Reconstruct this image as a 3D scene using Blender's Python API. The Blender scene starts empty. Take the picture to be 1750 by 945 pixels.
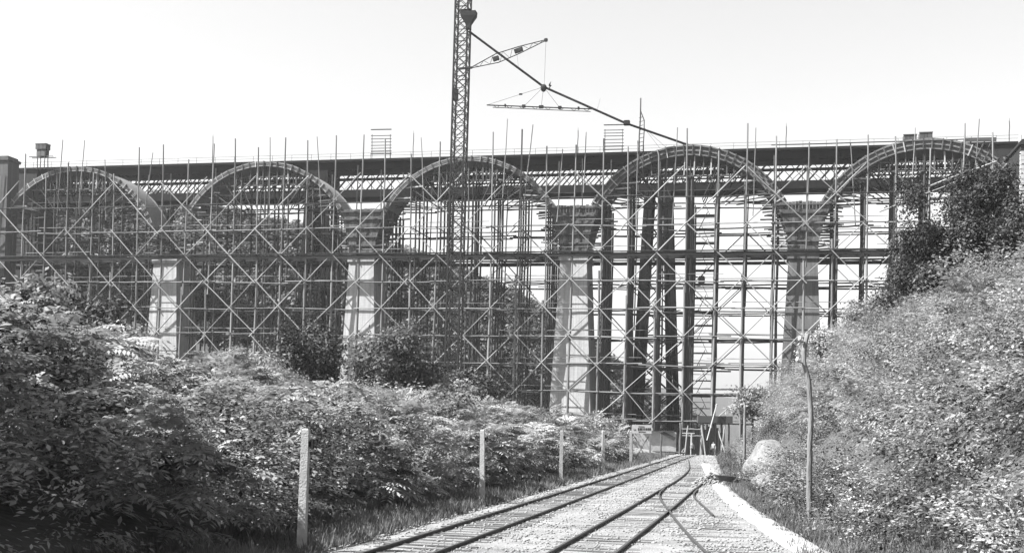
import bpy, bmesh, math, random
import numpy as np
from mathutils import Matrix, Vector, noise
R = math.radians
random.seed(7); RNG = np.random.default_rng(7)
SC = bpy.context.scene
COL = SC.collection

# ------------------------------------------------------------------ camera
FPX, CX, CY, SHIFT = 2000.0, 875.0, 472.5, 199.5
CAM_H = 3.0
cam = bpy.data.cameras.new('camera'); camo = bpy.data.objects.new('camera', cam); COL.objects.link(camo)
cam.sensor_width = 36.0; cam.lens = 36.0*FPX/1750.0
cam.shift_y = SHIFT/1750.0; cam.clip_start = 0.5; cam.clip_end = 9000
CAMROT = (Matrix.Rotation(R(90+1.6), 4, 'X') @ Matrix.Rotation(R(1.32), 4, 'Z'))
camo.matrix_world = Matrix.Translation((0, 0, CAM_H)) @ CAMROT
SC.camera = camo
# ------------------------------------------------------------------ light
SUN_EL, SUN_AZ = R(50), R(16)         # height; azimuth from straight left towards the camera's side
TO_SUN = Vector((-math.cos(SUN_EL)*math.cos(SUN_AZ), -math.cos(SUN_EL)*math.sin(SUN_AZ), math.sin(SUN_EL)))
W = bpy.data.worlds.new('World'); SC.world = W; W.use_nodes = True
nt = W.node_tree; nt.nodes.clear()
sky = nt.nodes.new('ShaderNodeTexSky'); sky.sky_type = 'NISHITA'; sky.sun_disc = False
sky.sun_elevation = SUN_EL; sky.sun_rotation = math.atan2(TO_SUN.x, TO_SUN.y)
sky.dust_density = 2.0
sep = nt.nodes.new('ShaderNodeSeparateColor')          # blue-sensitive monochrome film
bg = nt.nodes.new('ShaderNodeBackground'); bg.inputs['Strength'].default_value = 0.056
wo = nt.nodes.new('ShaderNodeOutputWorld')
nt.links.new(sky.outputs[0], sep.inputs[0]); nt.links.new(sep.outputs[2], bg.inputs[0]); nt.links.new(bg.outputs[0], wo.inputs[0])
sl = bpy.data.lights.new('sun', 'SUN'); sl.energy = 5.0; sl.angle = R(0.53); sl.color = (1, 1, 1)
so = bpy.data.objects.new('sun', sl); COL.objects.link(so)
so.rotation_euler = TO_SUN.to_track_quat('Z', 'Y').to_euler(); so.location = (-60, -20, 90)
SC.view_settings.view_transform = 'Standard'; SC.view_settings.look = 'None'
SC.view_settings.exposure = 2.05; SC.view_settings.gamma = 1.0

# ------------------------------------------------------------------ geometry of the place
CAMM = camo.matrix_world.copy()
def ray(px, py):
    v = CAMM.to_3x3() @ Vector(((px-CX)/FPX, (CY-py+SHIFT)/FPX, -1.0))
    return v
def at(px, py, Y):                       # the point seen at a pixel at distance Y
    v = ray(px, py); return CAMM.translation + v*(Y/v.y)
def on_ground(px, py, z=0.0):
    v = ray(px, py); return CAMM.translation + v*((z-CAM_H)/v.z)
PHI = math.atan(0.215)
BO = Vector((10.22, 204.31, 0.0))           # foot of the third pier, front face
BM = Matrix.Translation(BO) @ Matrix.Rotation(-PHI, 4, 'Z')
BI = BM.inverted()
def on_bridge(px, py, off=0.0):          # bridge frame: x along it, y into depth, z up
    o = BI @ CAMM.translation; d = BI.to_3x3() @ ray(px, py)
    return o + d*((off-o.y)/d.y)
def ss(x, a, b):
    t = min(1.0, max(0.0, (x-a)/(b-a))); return t*t*(3-2*t)
RIDGE = [(-150, 38), (-108, 47), (-82, 46), (-62, 42.5), (-48, 41), (-26, 37.5), (-10, 33), (0, 29), (11, 23.5), (24, 14), (33, 7), (44, 2), (70, 0), (400, 0)]
def lerp_tab(x, tab):
    if x <= tab[0][0]: return tab[0][1]
    for (x0, y0), (x1, y1) in zip(tab, tab[1:]):
        if x <= x1: return y0+(y1-y0)*(x-x0)/(x1-x0)
    return tab[-1][1]
TOE = [(0, 5.0), (30, 3.2), (45, 2.0), (60, 0.6), (95, -0.6), (150, -3.0), (200, -4.0), (260, 4.0), (400, 40)]
def qof(x, y): return x-0.21*y
def ground(x, y):
    q = qof(x, y)
    z = -1.4*ss(y, 128, 205)
    L = -12.0-q
    if L > 0:
        z += (3.4-1.5*ss(y, 38, 75))*(1-math.exp(-L*0.15))*(1-0.3*ss(y, 90, 170)) + 0.06*min(L, 130)*ss(y, 130, 215)
    Rr = q-lerp_tab(y, TOE)
    if Rr > 0:
        hc = 5.2+7.0*ss(y, 40, 110); a = Rr if Rr < hc else hc+0.3*min(Rr-hc, 70)
        z += a*(1-math.exp(-Rr*0.8))*(1-0.8*ss(y, 235, 330))
    if y > 226:
        z += lerp_tab(x*270.0/y, RIDGE)*ss(y, 226, 282)*(1-0.6*ss(y, 330, 700))
    if y > 500: z += 34*ss(y, 500, 1100)*(0.75+0.25*math.sin(x*0.004+1.3))
    if y > 1200: z += 25*ss(y, 1200, 2200)*(0.6+0.4*math.sin(x*0.0023))
    if Rr > 2 and y < 240: z += min(1.0, (Rr-2)*.3)*(1.3*noise.noise((x*0.22, y*0.16, 5))+.5*noise.noise((x*0.55, y*0.4, 6)))
    if L > 0 or Rr > 0: z += 0.25*noise.noise((x*0.3, y*0.3, 0))*min(1, max(L, Rr)*0.4)
    return z
U_MIN, U_MAX = -0.50, 0.50
def in_view(x, y, m=0.06): return y > 4 and U_MIN-m-2.0/max(y, 5) < x/y < U_MAX+m+2.0/max(y, 5)

# ------------------------------------------------------------------ materials
def mat(name, v, var=0.25, scale=3.0, rough=0.85, bump=0.0, bscale=30.0, objvar=0.0, spec=0.25, stretch=(1, 1, 1), metal=0.0):
    m = bpy.data.materials.new(name); m.use_nodes = True; t = m.node_tree; N = t.nodes; L = t.links
    b = N['Principled BSDF']; b.inputs['Roughness'].default_value = rough; b.inputs['Specular IOR Level'].default_value = spec
    b.inputs['Metallic'].default_value = metal
    tc = N.new('ShaderNodeTexCoord'); mp = N.new('ShaderNodeMapping'); mp.inputs['Scale'].default_value = stretch
    L.new(tc.outputs['Object'], mp.inputs[0])
    nz = N.new('ShaderNodeTexNoise'); nz.inputs['Scale'].default_value = scale; nz.inputs['Detail'].default_value = 6; nz.inputs['Roughness'].default_value = 0.65
    L.new(mp.outputs[0], nz.inputs['Vector'])
    mr = N.new('ShaderNodeMapRange'); mr.inputs['From Min'].default_value = 0.3; mr.inputs['From Max'].default_value = 0.7
    mr.inputs['To Min'].default_value = v*(1-var); mr.inputs['To Max'].default_value = v*(1+var)
    L.new(nz.outputs['Fac'], mr.inputs[0]); out = mr.outputs[0]
    if objvar:
        oi = N.new('ShaderNodeObjectInfo'); m2 = N.new('ShaderNodeMapRange')
        m2.inputs['To Min'].default_value = 1-objvar; m2.inputs['To Max'].default_value = 1+objvar
        L.new(oi.outputs['Random'], m2.inputs[0])
        mu = N.new('ShaderNodeMath'); mu.operation = 'MULTIPLY'; L.new(out, mu.inputs[0]); L.new(m2.outputs[0], mu.inputs[1]); out = mu.outputs[0]
    L.new(out, b.inputs['Base Color'])
    if bump:
        n2 = N.new('ShaderNodeTexNoise'); n2.inputs['Scale'].default_value = bscale; n2.inputs['Detail'].default_value = 5
        L.new(mp.outputs[0], n2.inputs['Vector'])
        bp = N.new('ShaderNodeBump'); bp.inputs['Strength'].default_value = bump; bp.inputs['Distance'].default_value = 0.1
        L.new(n2.outputs['Fac'], bp.inputs['Height']); L.new(bp.outputs[0], b.inputs['Normal'])
    return m
def leafmat(name, v, var=0.35, trans=0.35, rough=0.55, spec=0.2):
    m = bpy.data.materials.new(name); m.use_nodes = True; t = m.node_tree; N = t.nodes; L = t.links
    b = N['Principled BSDF']; b.inputs['Roughness'].default_value = rough; b.inputs['Specular IOR Level'].default_value = spec
    oi = N.new('ShaderNodeObjectInfo'); mr = N.new('ShaderNodeMapRange')
    mr.inputs['To Min'].default_value = v*(1-var); mr.inputs['To Max'].default_value = v*(1+var)
    tc = N.new('ShaderNodeTexCoord'); nz = N.new('ShaderNodeTexNoise'); nz.inputs['Scale'].default_value = 2.3; nz.inputs['Detail'].default_value = 4
    L.new(tc.outputs['Object'], nz.inputs['Vector'])
    ad = N.new('ShaderNodeMath'); ad.operation = 'MULTIPLY_ADD'; ad.inputs[1].default_value = 0.5
    m3 = N.new('ShaderNodeMapRange'); m3.inputs['From Min'].default_value = 0.3; m3.inputs['From Max'].default_value = 0.7; m3.inputs['To Max'].default_value = 0.5
    L.new(nz.outputs['Fac'], m3.inputs[0]); L.new(oi.outputs['Random'], ad.inputs[0]); L.new(m3.outputs[0], ad.inputs[2])
    L.new(ad.outputs[0], mr.inputs[0])
    ge = N.new('ShaderNodeNewGeometry'); n5 = N.new('ShaderNodeTexNoise'); n5.inputs['Scale'].default_value = 0.45; n5.inputs['Detail'].default_value = 3
    L.new(ge.outputs['Position'], n5.inputs['Vector']); m5 = N.new('ShaderNodeMapRange'); m5.inputs['From Min'].default_value = 0.35; m5.inputs['From Max'].default_value = 0.65
    m5.inputs['To Min'].default_value = 0.5; m5.inputs['To Max'].default_value = 1.35; L.new(n5.outputs['Fac'], m5.inputs[0])
    mu5 = N.new('ShaderNodeMath'); mu5.operation = 'MULTIPLY'; L.new(mr.outputs[0], mu5.inputs[0]); L.new(m5.outputs[0], mu5.inputs[1]); mr = mu5
    L.new(mr.outputs[0], b.inputs['Base Color'])
    tr = N.new('ShaderNodeBsdfTranslucent'); L.new(mr.outputs[0], tr.inputs[0])
    mx = N.new('ShaderNodeMixShader'); mx.inputs[0].default_value = trans
    L.new(b.outputs[0], mx.inputs[1]); L.new(tr.outputs[0], mx.inputs[2]); L.new(mx.outputs[0], N['Material Output'].inputs[0])
    return m
def masonry(name, v, bw=0.9, bh=0.45, mortar=0.84, stain=0.4):
    m = bpy.data.materials.new(name); m.use_nodes = True; t = m.node_tree; N = t.nodes; L = t.links
    b = N['Principled BSDF']; b.inputs['Roughness'].default_value = 0.9; b.inputs['Specular IOR Level'].default_value = 0.15
    tc = N.new('ShaderNodeTexCoord'); sx = N.new('ShaderNodeSeparateXYZ'); L.new(tc.outputs['Object'], sx.inputs[0])
    ad = N.new('ShaderNodeMath'); ad.operation = 'ADD'; L.new(sx.outputs[0], ad.inputs[0]); L.new(sx.outputs[1], ad.inputs[1])
    cb = N.new('ShaderNodeCombineXYZ'); L.new(ad.outputs[0], cb.inputs[0]); L.new(sx.outputs[2], cb.inputs[1])
    br = N.new('ShaderNodeTexBrick'); br.inputs['Scale'].default_value = 1.0; br.inputs['Brick Width'].default_value = bw; br.inputs['Row Height'].default_value = bh
    br.inputs['Mortar Size'].default_value = 0.025
    for k, f in (('Color1', 1.0), ('Color2', 0.9), ('Mortar', mortar)): br.inputs[k].default_value = (v*f, v*f, v*f, 1)
    L.new(cb.outputs[0], br.inputs['Vector'])
    mp = N.new('ShaderNodeMapping'); mp.inputs['Scale'].default_value = (1.1, 1.1, 0.07); L.new(tc.outputs['Object'], mp.inputs[0])
    nz = N.new('ShaderNodeTexNoise'); nz.inputs['Scale'].default_value = 1.6; nz.inputs['Detail'].default_value = 8; nz.inputs['Roughness'].default_value = 0.7
    L.new(mp.outputs[0], nz.inputs['Vector'])
    mr = N.new('ShaderNodeMapRange'); mr.inputs['From Min'].default_value = 0.3; mr.inputs['From Max'].default_value = 0.65; mr.inputs['To Min'].default_value = 1-stain; mr.inputs['To Max'].default_value = 1.1
    L.new(nz.outputs['Fac'], mr.inputs[0])
    mu = N.new('ShaderNodeMix'); mu.data_type = 'RGBA'; mu.blend_type = 'MULTIPLY'; mu.inputs[0].default_value = 1.0
    L.new(br.outputs[0], mu.inputs[6]); L.new(mr.outputs[0], mu.inputs[7]); L.new(mu.outputs[2], b.inputs['Base Color'])
    bp = N.new('ShaderNodeBump'); bp.inputs['Strength'].default_value = 0.5; bp.inputs['Distance'].default_value = 0.05
    L.new(nz.outputs['Fac'], bp.inputs['Height']); L.new(bp.outputs[0], b.inputs['Normal'])
    return m
M = dict(
    soil=mat('soil', 0.045, 0.4, 0.8, bump=0.6, bscale=6), gravel=mat('gravel', 0.145, 0.35, 0.7, bump=0.6, bscale=16, rough=0.95),
    beamdark=mat('near_black_timber', 0.015, 0.3, 2, objvar=0.3, spec=0.1), stone=mat('ballast_stone', 0.16, 0.3, 0.6, rough=0.95), path=mat('path_dust', 0.21, 0.12, 1.5, bump=0.3, bscale=9),  # near-black base tone for platform beams and portal planks
    rail=mat('rail_steel', 0.033, 0.3, 6, rough=0.55, spec=0.4), sleeper=mat('sleeper_wood', 0.072, 0.35, 4, objvar=0.3, stretch=(1, 6, 6), bump=0.4),
    pole=mat('scaffold_pole', 0.12, 0.25, 5, objvar=0.3, bump=0.2), poled=mat('dark_shaded_pole', 0.035, 0.3, 5, objvar=0.35), brace=mat('sawn_brace', 0.17, 0.2, 5, objvar=0.25),  # the darkest pole tone also carries the shade of inner and rear rows
    plank=mat('plank', 0.05, 0.3, 3, objvar=0.45, stretch=(1, 8, 8)), plankpale=mat('pale_plank', 0.231, 0.2, 3, objvar=0.3),
    form=mat('formwork_board', 0.055, 0.3, 2.5, objvar=0.4, stretch=(5, 5, 0.5)), laminp=mat('pale_arch_board', 0.13, 0.3, 2.5, objvar=0.25, bump=0.3, bscale=8), lamin=mat('arch_board', 0.088, 0.35, 2.5, objvar=0.25, bump=0.3, bscale=8),
    pier=masonry('pier_masonry', 0.33), pierdark=masonry('dark_pier_masonry', 0.11, stain=0.45), abut=masonry('abutment_masonry', 0.072), masdark=masonry('dark_masonry', 0.022), quoin=mat('pale_quoin', 0.275, 0.15),  # darker base tones for the fourth pier, right abutment and end piers
    iron=mat('bridge_iron', 0.009, 0.3, 2, rough=0.8, spec=0.05), crane=mat('crane_steel', 0.014, 0.3, 2, rough=0.75, spec=0.08, objvar=0.2), rope=mat('rope', 0.033, 0.1),
    concrete=mat('post_concrete', 0.25, 0.2, 4, bump=0.3, bscale=25), wall=mat('wall_concrete', 0.275, 0.2, 1.2, bump=0.3, bscale=6), bark=mat('bark', 0.077, 0.35, 5, bump=0.7, bscale=12, stretch=(1, 1, 0.2)),
    polewood=mat('telegraph_wood', 0.121, 0.3, 4, bump=0.6, bscale=14, stretch=(1, 1, 0.15)), ceramic=mat('ceramic', 0.385, 0.05, rough=0.2, spec=0.5),
    rock=mat('pale_rock', 0.115, 0.5, 1.5, bump=0.8, bscale=5), rockd=mat('grey_rock', 0.165, 0.3, 2.5, bump=0.8, bscale=6), black=mat('dark_paint', 0.017, 0.1), white=mat('white_paint', 0.330, 0.1),
    shirt=mat('light_cloth', 0.220, 0.15, 8), cloth=mat('dark_cloth', 0.022, 0.2, 8), skin=mat('skin', 0.165, 0.1, 8), hair=mat('hair', 0.017, 0.1, 8),
    steel=mat('barrow_steel', 0.055, 0.3, 4, rough=0.5),
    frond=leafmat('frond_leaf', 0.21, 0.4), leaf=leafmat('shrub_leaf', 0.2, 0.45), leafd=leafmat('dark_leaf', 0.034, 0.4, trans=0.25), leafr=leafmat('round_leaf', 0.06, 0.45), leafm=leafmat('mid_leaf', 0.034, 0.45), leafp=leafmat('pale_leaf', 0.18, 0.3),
    wood=leafmat('far_leaf', 0.07, 0.35, trans=0.25), grass=leafmat('grass_blade', 0.12, 0.35),
)

# ------------------------------------------------------------------ helpers
def tag(o, label=None, cat=None, group=None, kind=None):
    if label: o['label'] = label
    if cat: o['category'] = cat
    if group: o['group'] = group
    if kind: o['kind'] = kind
    return o
def mesh_np(name, V, F, m, smooth=False):
    me = bpy.data.meshes.new(name); V = np.asarray(V, np.float32); F = np.asarray(F, np.int32); k = F.shape[1]
    me.vertices.add(len(V)); me.vertices.foreach_set('co', V.ravel())
    me.loops.add(F.size); me.loops.foreach_set('vertex_index', F.ravel())
    me.polygons.add(len(F)); me.polygons.foreach_set('loop_start', np.arange(0, F.size, k, dtype=np.int32))
    if smooth: me.polygons.foreach_set('use_smooth', np.ones(len(F), bool))
    me.update(calc_edges=True); me.materials.append(m); return me
def mesh_py(name, V, F, m, smooth=False):
    me = bpy.data.meshes.new(name); me.from_pydata([tuple(v) for v in V], [], F); me.materials.append(m)
    if smooth:
        for p in me.polygons: p.use_smooth = True
    me.update(); return me
def link(name, me, parent=None, mtx=None):
    o = bpy.data.objects.new(name, me); COL.objects.link(o)
    if parent is not None: o.parent = parent
    if mtx is not None: o.matrix_basis = mtx
    return o
def empty(name, mtx, label, cat, group=None):
    o = bpy.data.objects.new(name, None); COL.objects.link(o); o.matrix_basis = mtx; o.empty_display_size = 0.3
    return tag(o, label, cat, group)
_pole_cache = {}
def pole_mesh(m, kind='round', var=0):
    key = (m.name, kind, var)
    if key in _pole_cache: return _pole_cache[key]
    rg = random.Random(hash((kind, var)) & 255)
    if kind == 'round': n, rings, off = 7, 5, 0.7
    elif kind == 'wire': n, rings, off = 5, 2, 0.0
    else: n, rings, off = 4, 2, 0.0
    V, F = [], []
    for k in range(rings):
        ox, oy = (rg.uniform(-off, off), rg.uniform(-off, off)) if 0 < k < rings-1 else (0, 0)
        rr = 1.0-0.12*k/(rings-1) if kind == 'round' else 1.0
        for i in range(n):
            a = 2*math.pi*(i+0.5)/n; f = rr*(math.sqrt(2) if n == 4 else 1)
            V.append((math.cos(a)*f+ox, math.sin(a)*f+oy, k/(rings-1)))
    for k in range(rings-1):
        for i in range(n):
            F.append((k*n+i, k*n+(i+1) % n, (k+1)*n+(i+1) % n, (k+1)*n+i))
    F.append(tuple(range(n))[::-1]); F.append(tuple((rings-1)*n+i for i in range(n)))
    me = mesh_py('pole_'+kind, V, F, m, smooth=(n > 4))
    _pole_cache[key] = me; return me
def bar_mtx(p0, p1, rx, ry=None, roll=0.0):
    p0 = Vector(p0); p1 = Vector(p1); d = p1-p0; ln = d.length
    z = d/ln; ref = Vector((0, 0, 1)) if abs(z.z) < 0.95 else Vector((0, 1, 0))
    x = ref.cross(z).normalized(); y = z.cross(x)
    m = Matrix((x, y, z)).transposed().to_4x4()
    return Matrix.Translation(p0) @ m @ Matrix.Rotation(roll, 4, 'Z') @ Matrix.Diagonal((rx, rx if ry is None else ry, ln, 1))
def bar(parent, name, p0, p1, r, m, kind='round', ry=None, base=Vector((0, 0, 0)), roll=0.0):
    """a pole, beam or wire between two points, in the frame of its thing (base = the thing's foot in that frame)"""
    v = random.randrange(4) if kind == 'round' else 0
    return link(name, pole_mesh(m, kind, v), parent, bar_mtx(Vector(p0)-base, Vector(p1)-base, r, ry, roll))
def box_vf(x0, x1, y0, y1, z0, z1):
    V = [(x0, y0, z0), (x1, y0, z0), (x1, y1, z0), (x0, y1, z0), (x0, y0, z1), (x1, y0, z1), (x1, y1, z1), (x0, y1, z1)]
    return V, [(0, 3, 2, 1), (4, 5, 6, 7), (0, 1, 5, 4), (1, 2, 6, 5), (2, 3, 7, 6), (3, 0, 4, 7)]
def boxes(name, bl, m, bevel=0.0):
    V, F = [], []
    for b in bl:
        v, f = box_vf(*b); n = len(V); V += v; F += [tuple(i+n for i in q) for q in f]
    me = mesh_py(name, V, F, m)
    if bevel:
        bm = bmesh.new(); bm.from_mesh(me); bmesh.ops.bevel(bm, geom=bm.edges[:], offset=bevel, segments=2, affect='EDGES'); bm.to_mesh(me); bm.free()
    return me
def sweep(name, pts, prof, m, closed=True):
    """a constant profile (x across, z up) along a polyline"""
    V, F = [], []; n = len(prof)
    for i, p in enumerate(pts):
        a = pts[max(0, i-1)]; b = pts[min(len(pts)-1, i+1)]
        t = Vector((b[0]-a[0], b[1]-a[1], 0)).normalized(); s = Vector((t.y, -t.x, 0))
        for (x, z) in prof: V.append((p[0]+s.x*x, p[1]+s.y*x, p[2]+z))
    for i in range(len(pts)-1):
        for k in range(n if closed else n-1):
            k2 = (k+1) % n; F.append((i*n+k, i*n+k2, (i+1)*n+k2, (i+1)*n+k))
    if closed: F.append(tuple(range(n))[::-1]); F.append(tuple((len(pts)-1)*n+k for k in range(n)))
    return mesh_py(name, V, F, m)
def tube_vf(pts, rad, n=8):
    V, F = [], []
    for i, p in enumerate(pts):
        a = Vector(pts[max(0, i-1)]); b = Vector(pts[min(len(pts)-1, i+1)]); t = (b-a).normalized()
        ref = Vector((0, 1, 0)) if abs(t.y) < 0.9 else Vector((1, 0, 0)); x = ref.cross(t).normalized(); y = t.cross(x)
        for k in range(n):
            an = 2*math.pi*k/n; V.append(tuple(Vector(p)+(x*math.cos(an)+y*math.sin(an))*rad[i]))
    for i in range(len(pts)-1):
        for k in range(n):
            F.append((i*n+k, i*n+(k+1) % n, (i+1)*n+(k+1) % n, (i+1)*n+k))
    F.append(tuple(range(n))[::-1]); F.append(tuple((len(pts)-1)*n+k for k in range(n)))
    return V, F
def resample(pts, step):
    out = []
    for a, b in zip(pts, pts[1:]):
        a = Vector(a); b = Vector(b); n = max(1, int((b-a).length/step))
        for i in range(n): out.append(a.lerp(b, i/n))
    out.append(Vector(pts[-1])); return out
def smooth_line(pts, step=1.5):
    """Catmull-Rom through plan points, laid on the ground"""
    P = [Vector(p) for p in pts]; P = [P[0]*2-P[1]]+P+[P[-1]*2-P[-2]]; out = []
    for i in range(1, len(P)-2):
        n = max(2, int((P[i+1]-P[i]).length/step))
        for k in range(n):
            t = k/n; a, b, c, d = P[i-1], P[i], P[i+1], P[i+2]
            out.append(0.5*((2*b)+(c-a)*t+(2*a-5*b+4*c-d)*t*t+(3*b-a-3*c+d)*t**3))
    out.append(P[-2]); return out

# ------------------------------------------------------------------ ground
def axis(parts):
    a = []
    for lo, hi, st in parts: a += list(np.arange(lo, hi, st))
    a.append(parts[-1][1]); return a
xs = axis([(-3200, -400, 200), (-400, -130, 15), (-130, -40, 3), (-40, 50, 1.0), (50, 130, 3), (130, 400, 15), (400, 3200, 200)])
ys = axis([(-200, 0, 25), (0, 150, 1.2), (150, 320, 3.5), (320, 700, 20), (700, 4200, 100)])
V = [(x, y, ground(x, y)) for y in ys for x in xs]; nx = len(xs)
F = [(j*nx+i, j*nx+i+1, (j+1)*nx+i+1, (j+1)*nx+i) for j in range(len(ys)-1) for i in range(nx-1)]
g = link('ground', mesh_np('ground', V, F, M['soil'], smooth=True)); tag(g, kind='structure')
def ribbon(name, rows, m):      # rows of left..right plan points
    V, F = [], []; n = len(rows[0])
    for r in rows: V += r
    for j in range(len(rows)-1):
        for i in range(n-1): F.append((j*n+i, j*n+i+1, (j+1)*n+i+1, (j+1)*n+i))
    return link(name, mesh_np(name, V, F, m, smooth=True))
rows = []
for y in np.arange(6, 190, 1.0):
    q0, q1 = -10.0-9.5*ss(y, 108, 150), min(1.6, lerp_tab(y, TOE)-0.3)
    row = []
    for k in range(25):
        q = q0+(q1-q0)*k/24; x = 0.21*y+q
        row.append((x, y, ground(x, y)+0.05+0.03*noise.noise((x*0.7, y*0.7, 3.0))-(0.09 if k in (0, 24) else 0)))
    rows.append(row)
tag(ribbon('trackbed', rows, M['gravel']), kind='structure')
pc = [on_ground(px, py, .15) for px, py in ((1560, 1040), (1480, 985), (1392, 940), (1330, 903), (1280, 870), (1246, 842), (1228, 822), (1214, 803), (1208, 792))]
pc = smooth_line([(p.x, p.y, 0) for p in pc], 0.8)
rows = []
for i, p in enumerate(pc):
    t = (pc[min(len(pc)-1, i+1)]-pc[max(0, i-1)]).normalized(); s = Vector((t.y, -t.x, 0)); w = 0.52+0.12*noise.noise((p.y*0.5, 1, 2))
    row = []
    for k in range(5):
        c = p+s*w*(k/2-1); row.append((c.x, c.y, max(0, ground(c.x, c.y))+0.19-0.17*abs(k/2-1)**3))
    rows.append(row)
tag(ribbon('footpath', rows, M['path']), kind='structure')

# ------------------------------------------------------------------ railway
RPROF = [(-0.05, 0), (0.05, 0), (0.05, 0.02), (0.012, 0.035), (0.012, 0.10), (0.032, 0.115), (0.032, 0.15), (-0.032, 0.15), (-0.032, 0.115), (-0.012, 0.10), (-0.012, 0.035), (-0.05, 0.02)]
def zt(x, y): return ground(x, y)+0.05
def railway(label, left, right, y0, y1, sl_top, name='railway_track'):
    base = Vector((left[0][0], left[0][1], zt(*left[0][:2])))
    e = empty(name, Matrix.Translation(base), label, 'railway', 'railway lines in the cutting')
    lines = []
    for ln in (left, right):
        pts = smooth_line([(a, b, 0) for a, b in ln], 1.5); pts = [Vector((p.x, p.y, zt(p.x, p.y)-0.045)) for p in pts]; lines.append(pts)
        link('rail', sweep('rail', [p-base for p in pts], RPROF, M['rail']), e)
    sm = boxes('sleeper', [(-1.2, 1.2, -0.12, 0.12, -0.12, 0.0)], M['sleeper'], 0.015)
    L0, L1 = lines; d = 0.0; last = None
    for i, p in enumerate(L0):
        if last is not None:
            seg = (p-last).length; n0 = int(d/0.68); d += seg; n1 = int(d/0.68)
            for k in range(n0, n1):
                f = ((k+1)*0.68-(d-seg))/seg; c = last.lerp(p, f)
                if not (y0 < c.y < y1): continue
                o = min(L1, key=lambda q_: (q_-c).length); t = (p-last).normalized(); s = Vector((t.y, -t.x, 0))
                c = c+s*0.75
                z = zt(c.x, c.y)+sl_top+random.uniform(-0.015, 0.012)
                m4 = Matrix.Translation(Vector((c.x, c.y, z))-base) @ Matrix.Rotation(math.atan2(s.y, s.x)+random.uniform(-0.03, 0.03), 4, 'Z')
                link('sleeper', sm, e, m4)
        last = p
    return e
railway('railway track nearest the fence posts running straight towards the viaduct', [(0.21*y-8.65, y) for y in (8, 40, 80, 120, 158)], [(0.21*y-7.17, y) for y in (8, 40, 80, 120, 158)], 14, 150, 0.022)
railway('middle railway track bending left to join the track beside the posts', [(-3.05, 7.62), (0.93, 26.87), (4.10, 41.55), (7.20, 56.04), (9.53, 67.00), (12.15, 80.53), (13.82, 90.53), (15.53, 101.97), (17.34, 114.36)],
        [(-1.62, 7.62), (2.38, 26.68), (5.58, 41.26), (8.67, 55.66), (11.01, 66.52), (13.63, 80.05), (15.25, 90.15), (16.96, 101.69), (18.77, 114.07)], 14, 118, 0.008)
railway('diverging turnout track crossing the middle rails beside the path', [(3.91, 7.62), (4.67, 27.73), (5.81, 43.36), (6.62, 51.94), (7.62, 57.75)], [(6.95, 40.0), (7.24, 43.08), (8.10, 51.65), (9.20, 57.47)], 14, 46, 0.004)
# ballast stones: too many to count
octv = np.array([(1, 0, 0), (-1, 0, 0), (0, 1, 0), (0, -1, 0), (0, 0, 1), (0, 0, -1)], np.float32)
octf = np.array([(0, 2, 4), (2, 1, 4), (1, 3, 4), (3, 0, 4), (2, 0, 5), (1, 2, 5), (3, 1, 5), (0, 3, 5)], np.int32)
def stones(name, P, S, m):
    n = len(P); Vv = octv[None]*(0.65+0.7*RNG.random((n, 6, 1))).astype(np.float32)*np.asarray(S, np.float32)[:, None, None]
    Vv = Vv*np.array([1, 1, 0.55], np.float32)+RNG.normal(0, 0.12, (n, 6, 3)).astype(np.float32)*np.asarray(S, np.float32)[:, None, None]
    a = RNG.random(n)*6.28; c, s = np.cos(a)[:, None], np.sin(a)[:, None]
    x = Vv[..., 0]*c-Vv[..., 1]*s; y = Vv[..., 0]*s+Vv[..., 1]*c
    Vv = np.stack([x, y, Vv[..., 2]], -1)+np.asarray(P, np.float32)[:, None, :]
    Fv = octf[None]+(np.arange(n)*6)[:, None, None]
    return mesh_np(name, Vv.reshape(-1, 3), Fv.reshape(-1, 3), m)
P, S = [], []
while len(P) < 30000:
    y = 16+150*random.random()**2.0; q = random.uniform(-10.2, min(1.9, lerp_tab(y, TOE)-0.2)); x = 0.21*y+q
    if not in_view(x, y, 0.03): continue
    dens = 0.55+0.9*noise.noise((x*0.5, y*0.25, 9.0))
    inner = -8.5 < q < -7.3 or -4.6 < q < -3.4
    if inner: dens -= 0.3
    if random.random() > dens+0.15: continue
    if q > -2.5 and min((c_.x-x)**2+(c_.y-y)**2 for c_ in pc) < 0.55**2: continue
    s = random.choice((0.018, 0.022, 0.028, 0.034, 0.05))*(1+y/140); P.append((x, y, zt(x, y)+s*0.12)); S.append(s)
tag(link('ballast', stones('ballast', P, S, M['stone'])), 'loose pale ballast stones strewn over the trackbed', 'ballast', kind='stuff')

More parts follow.
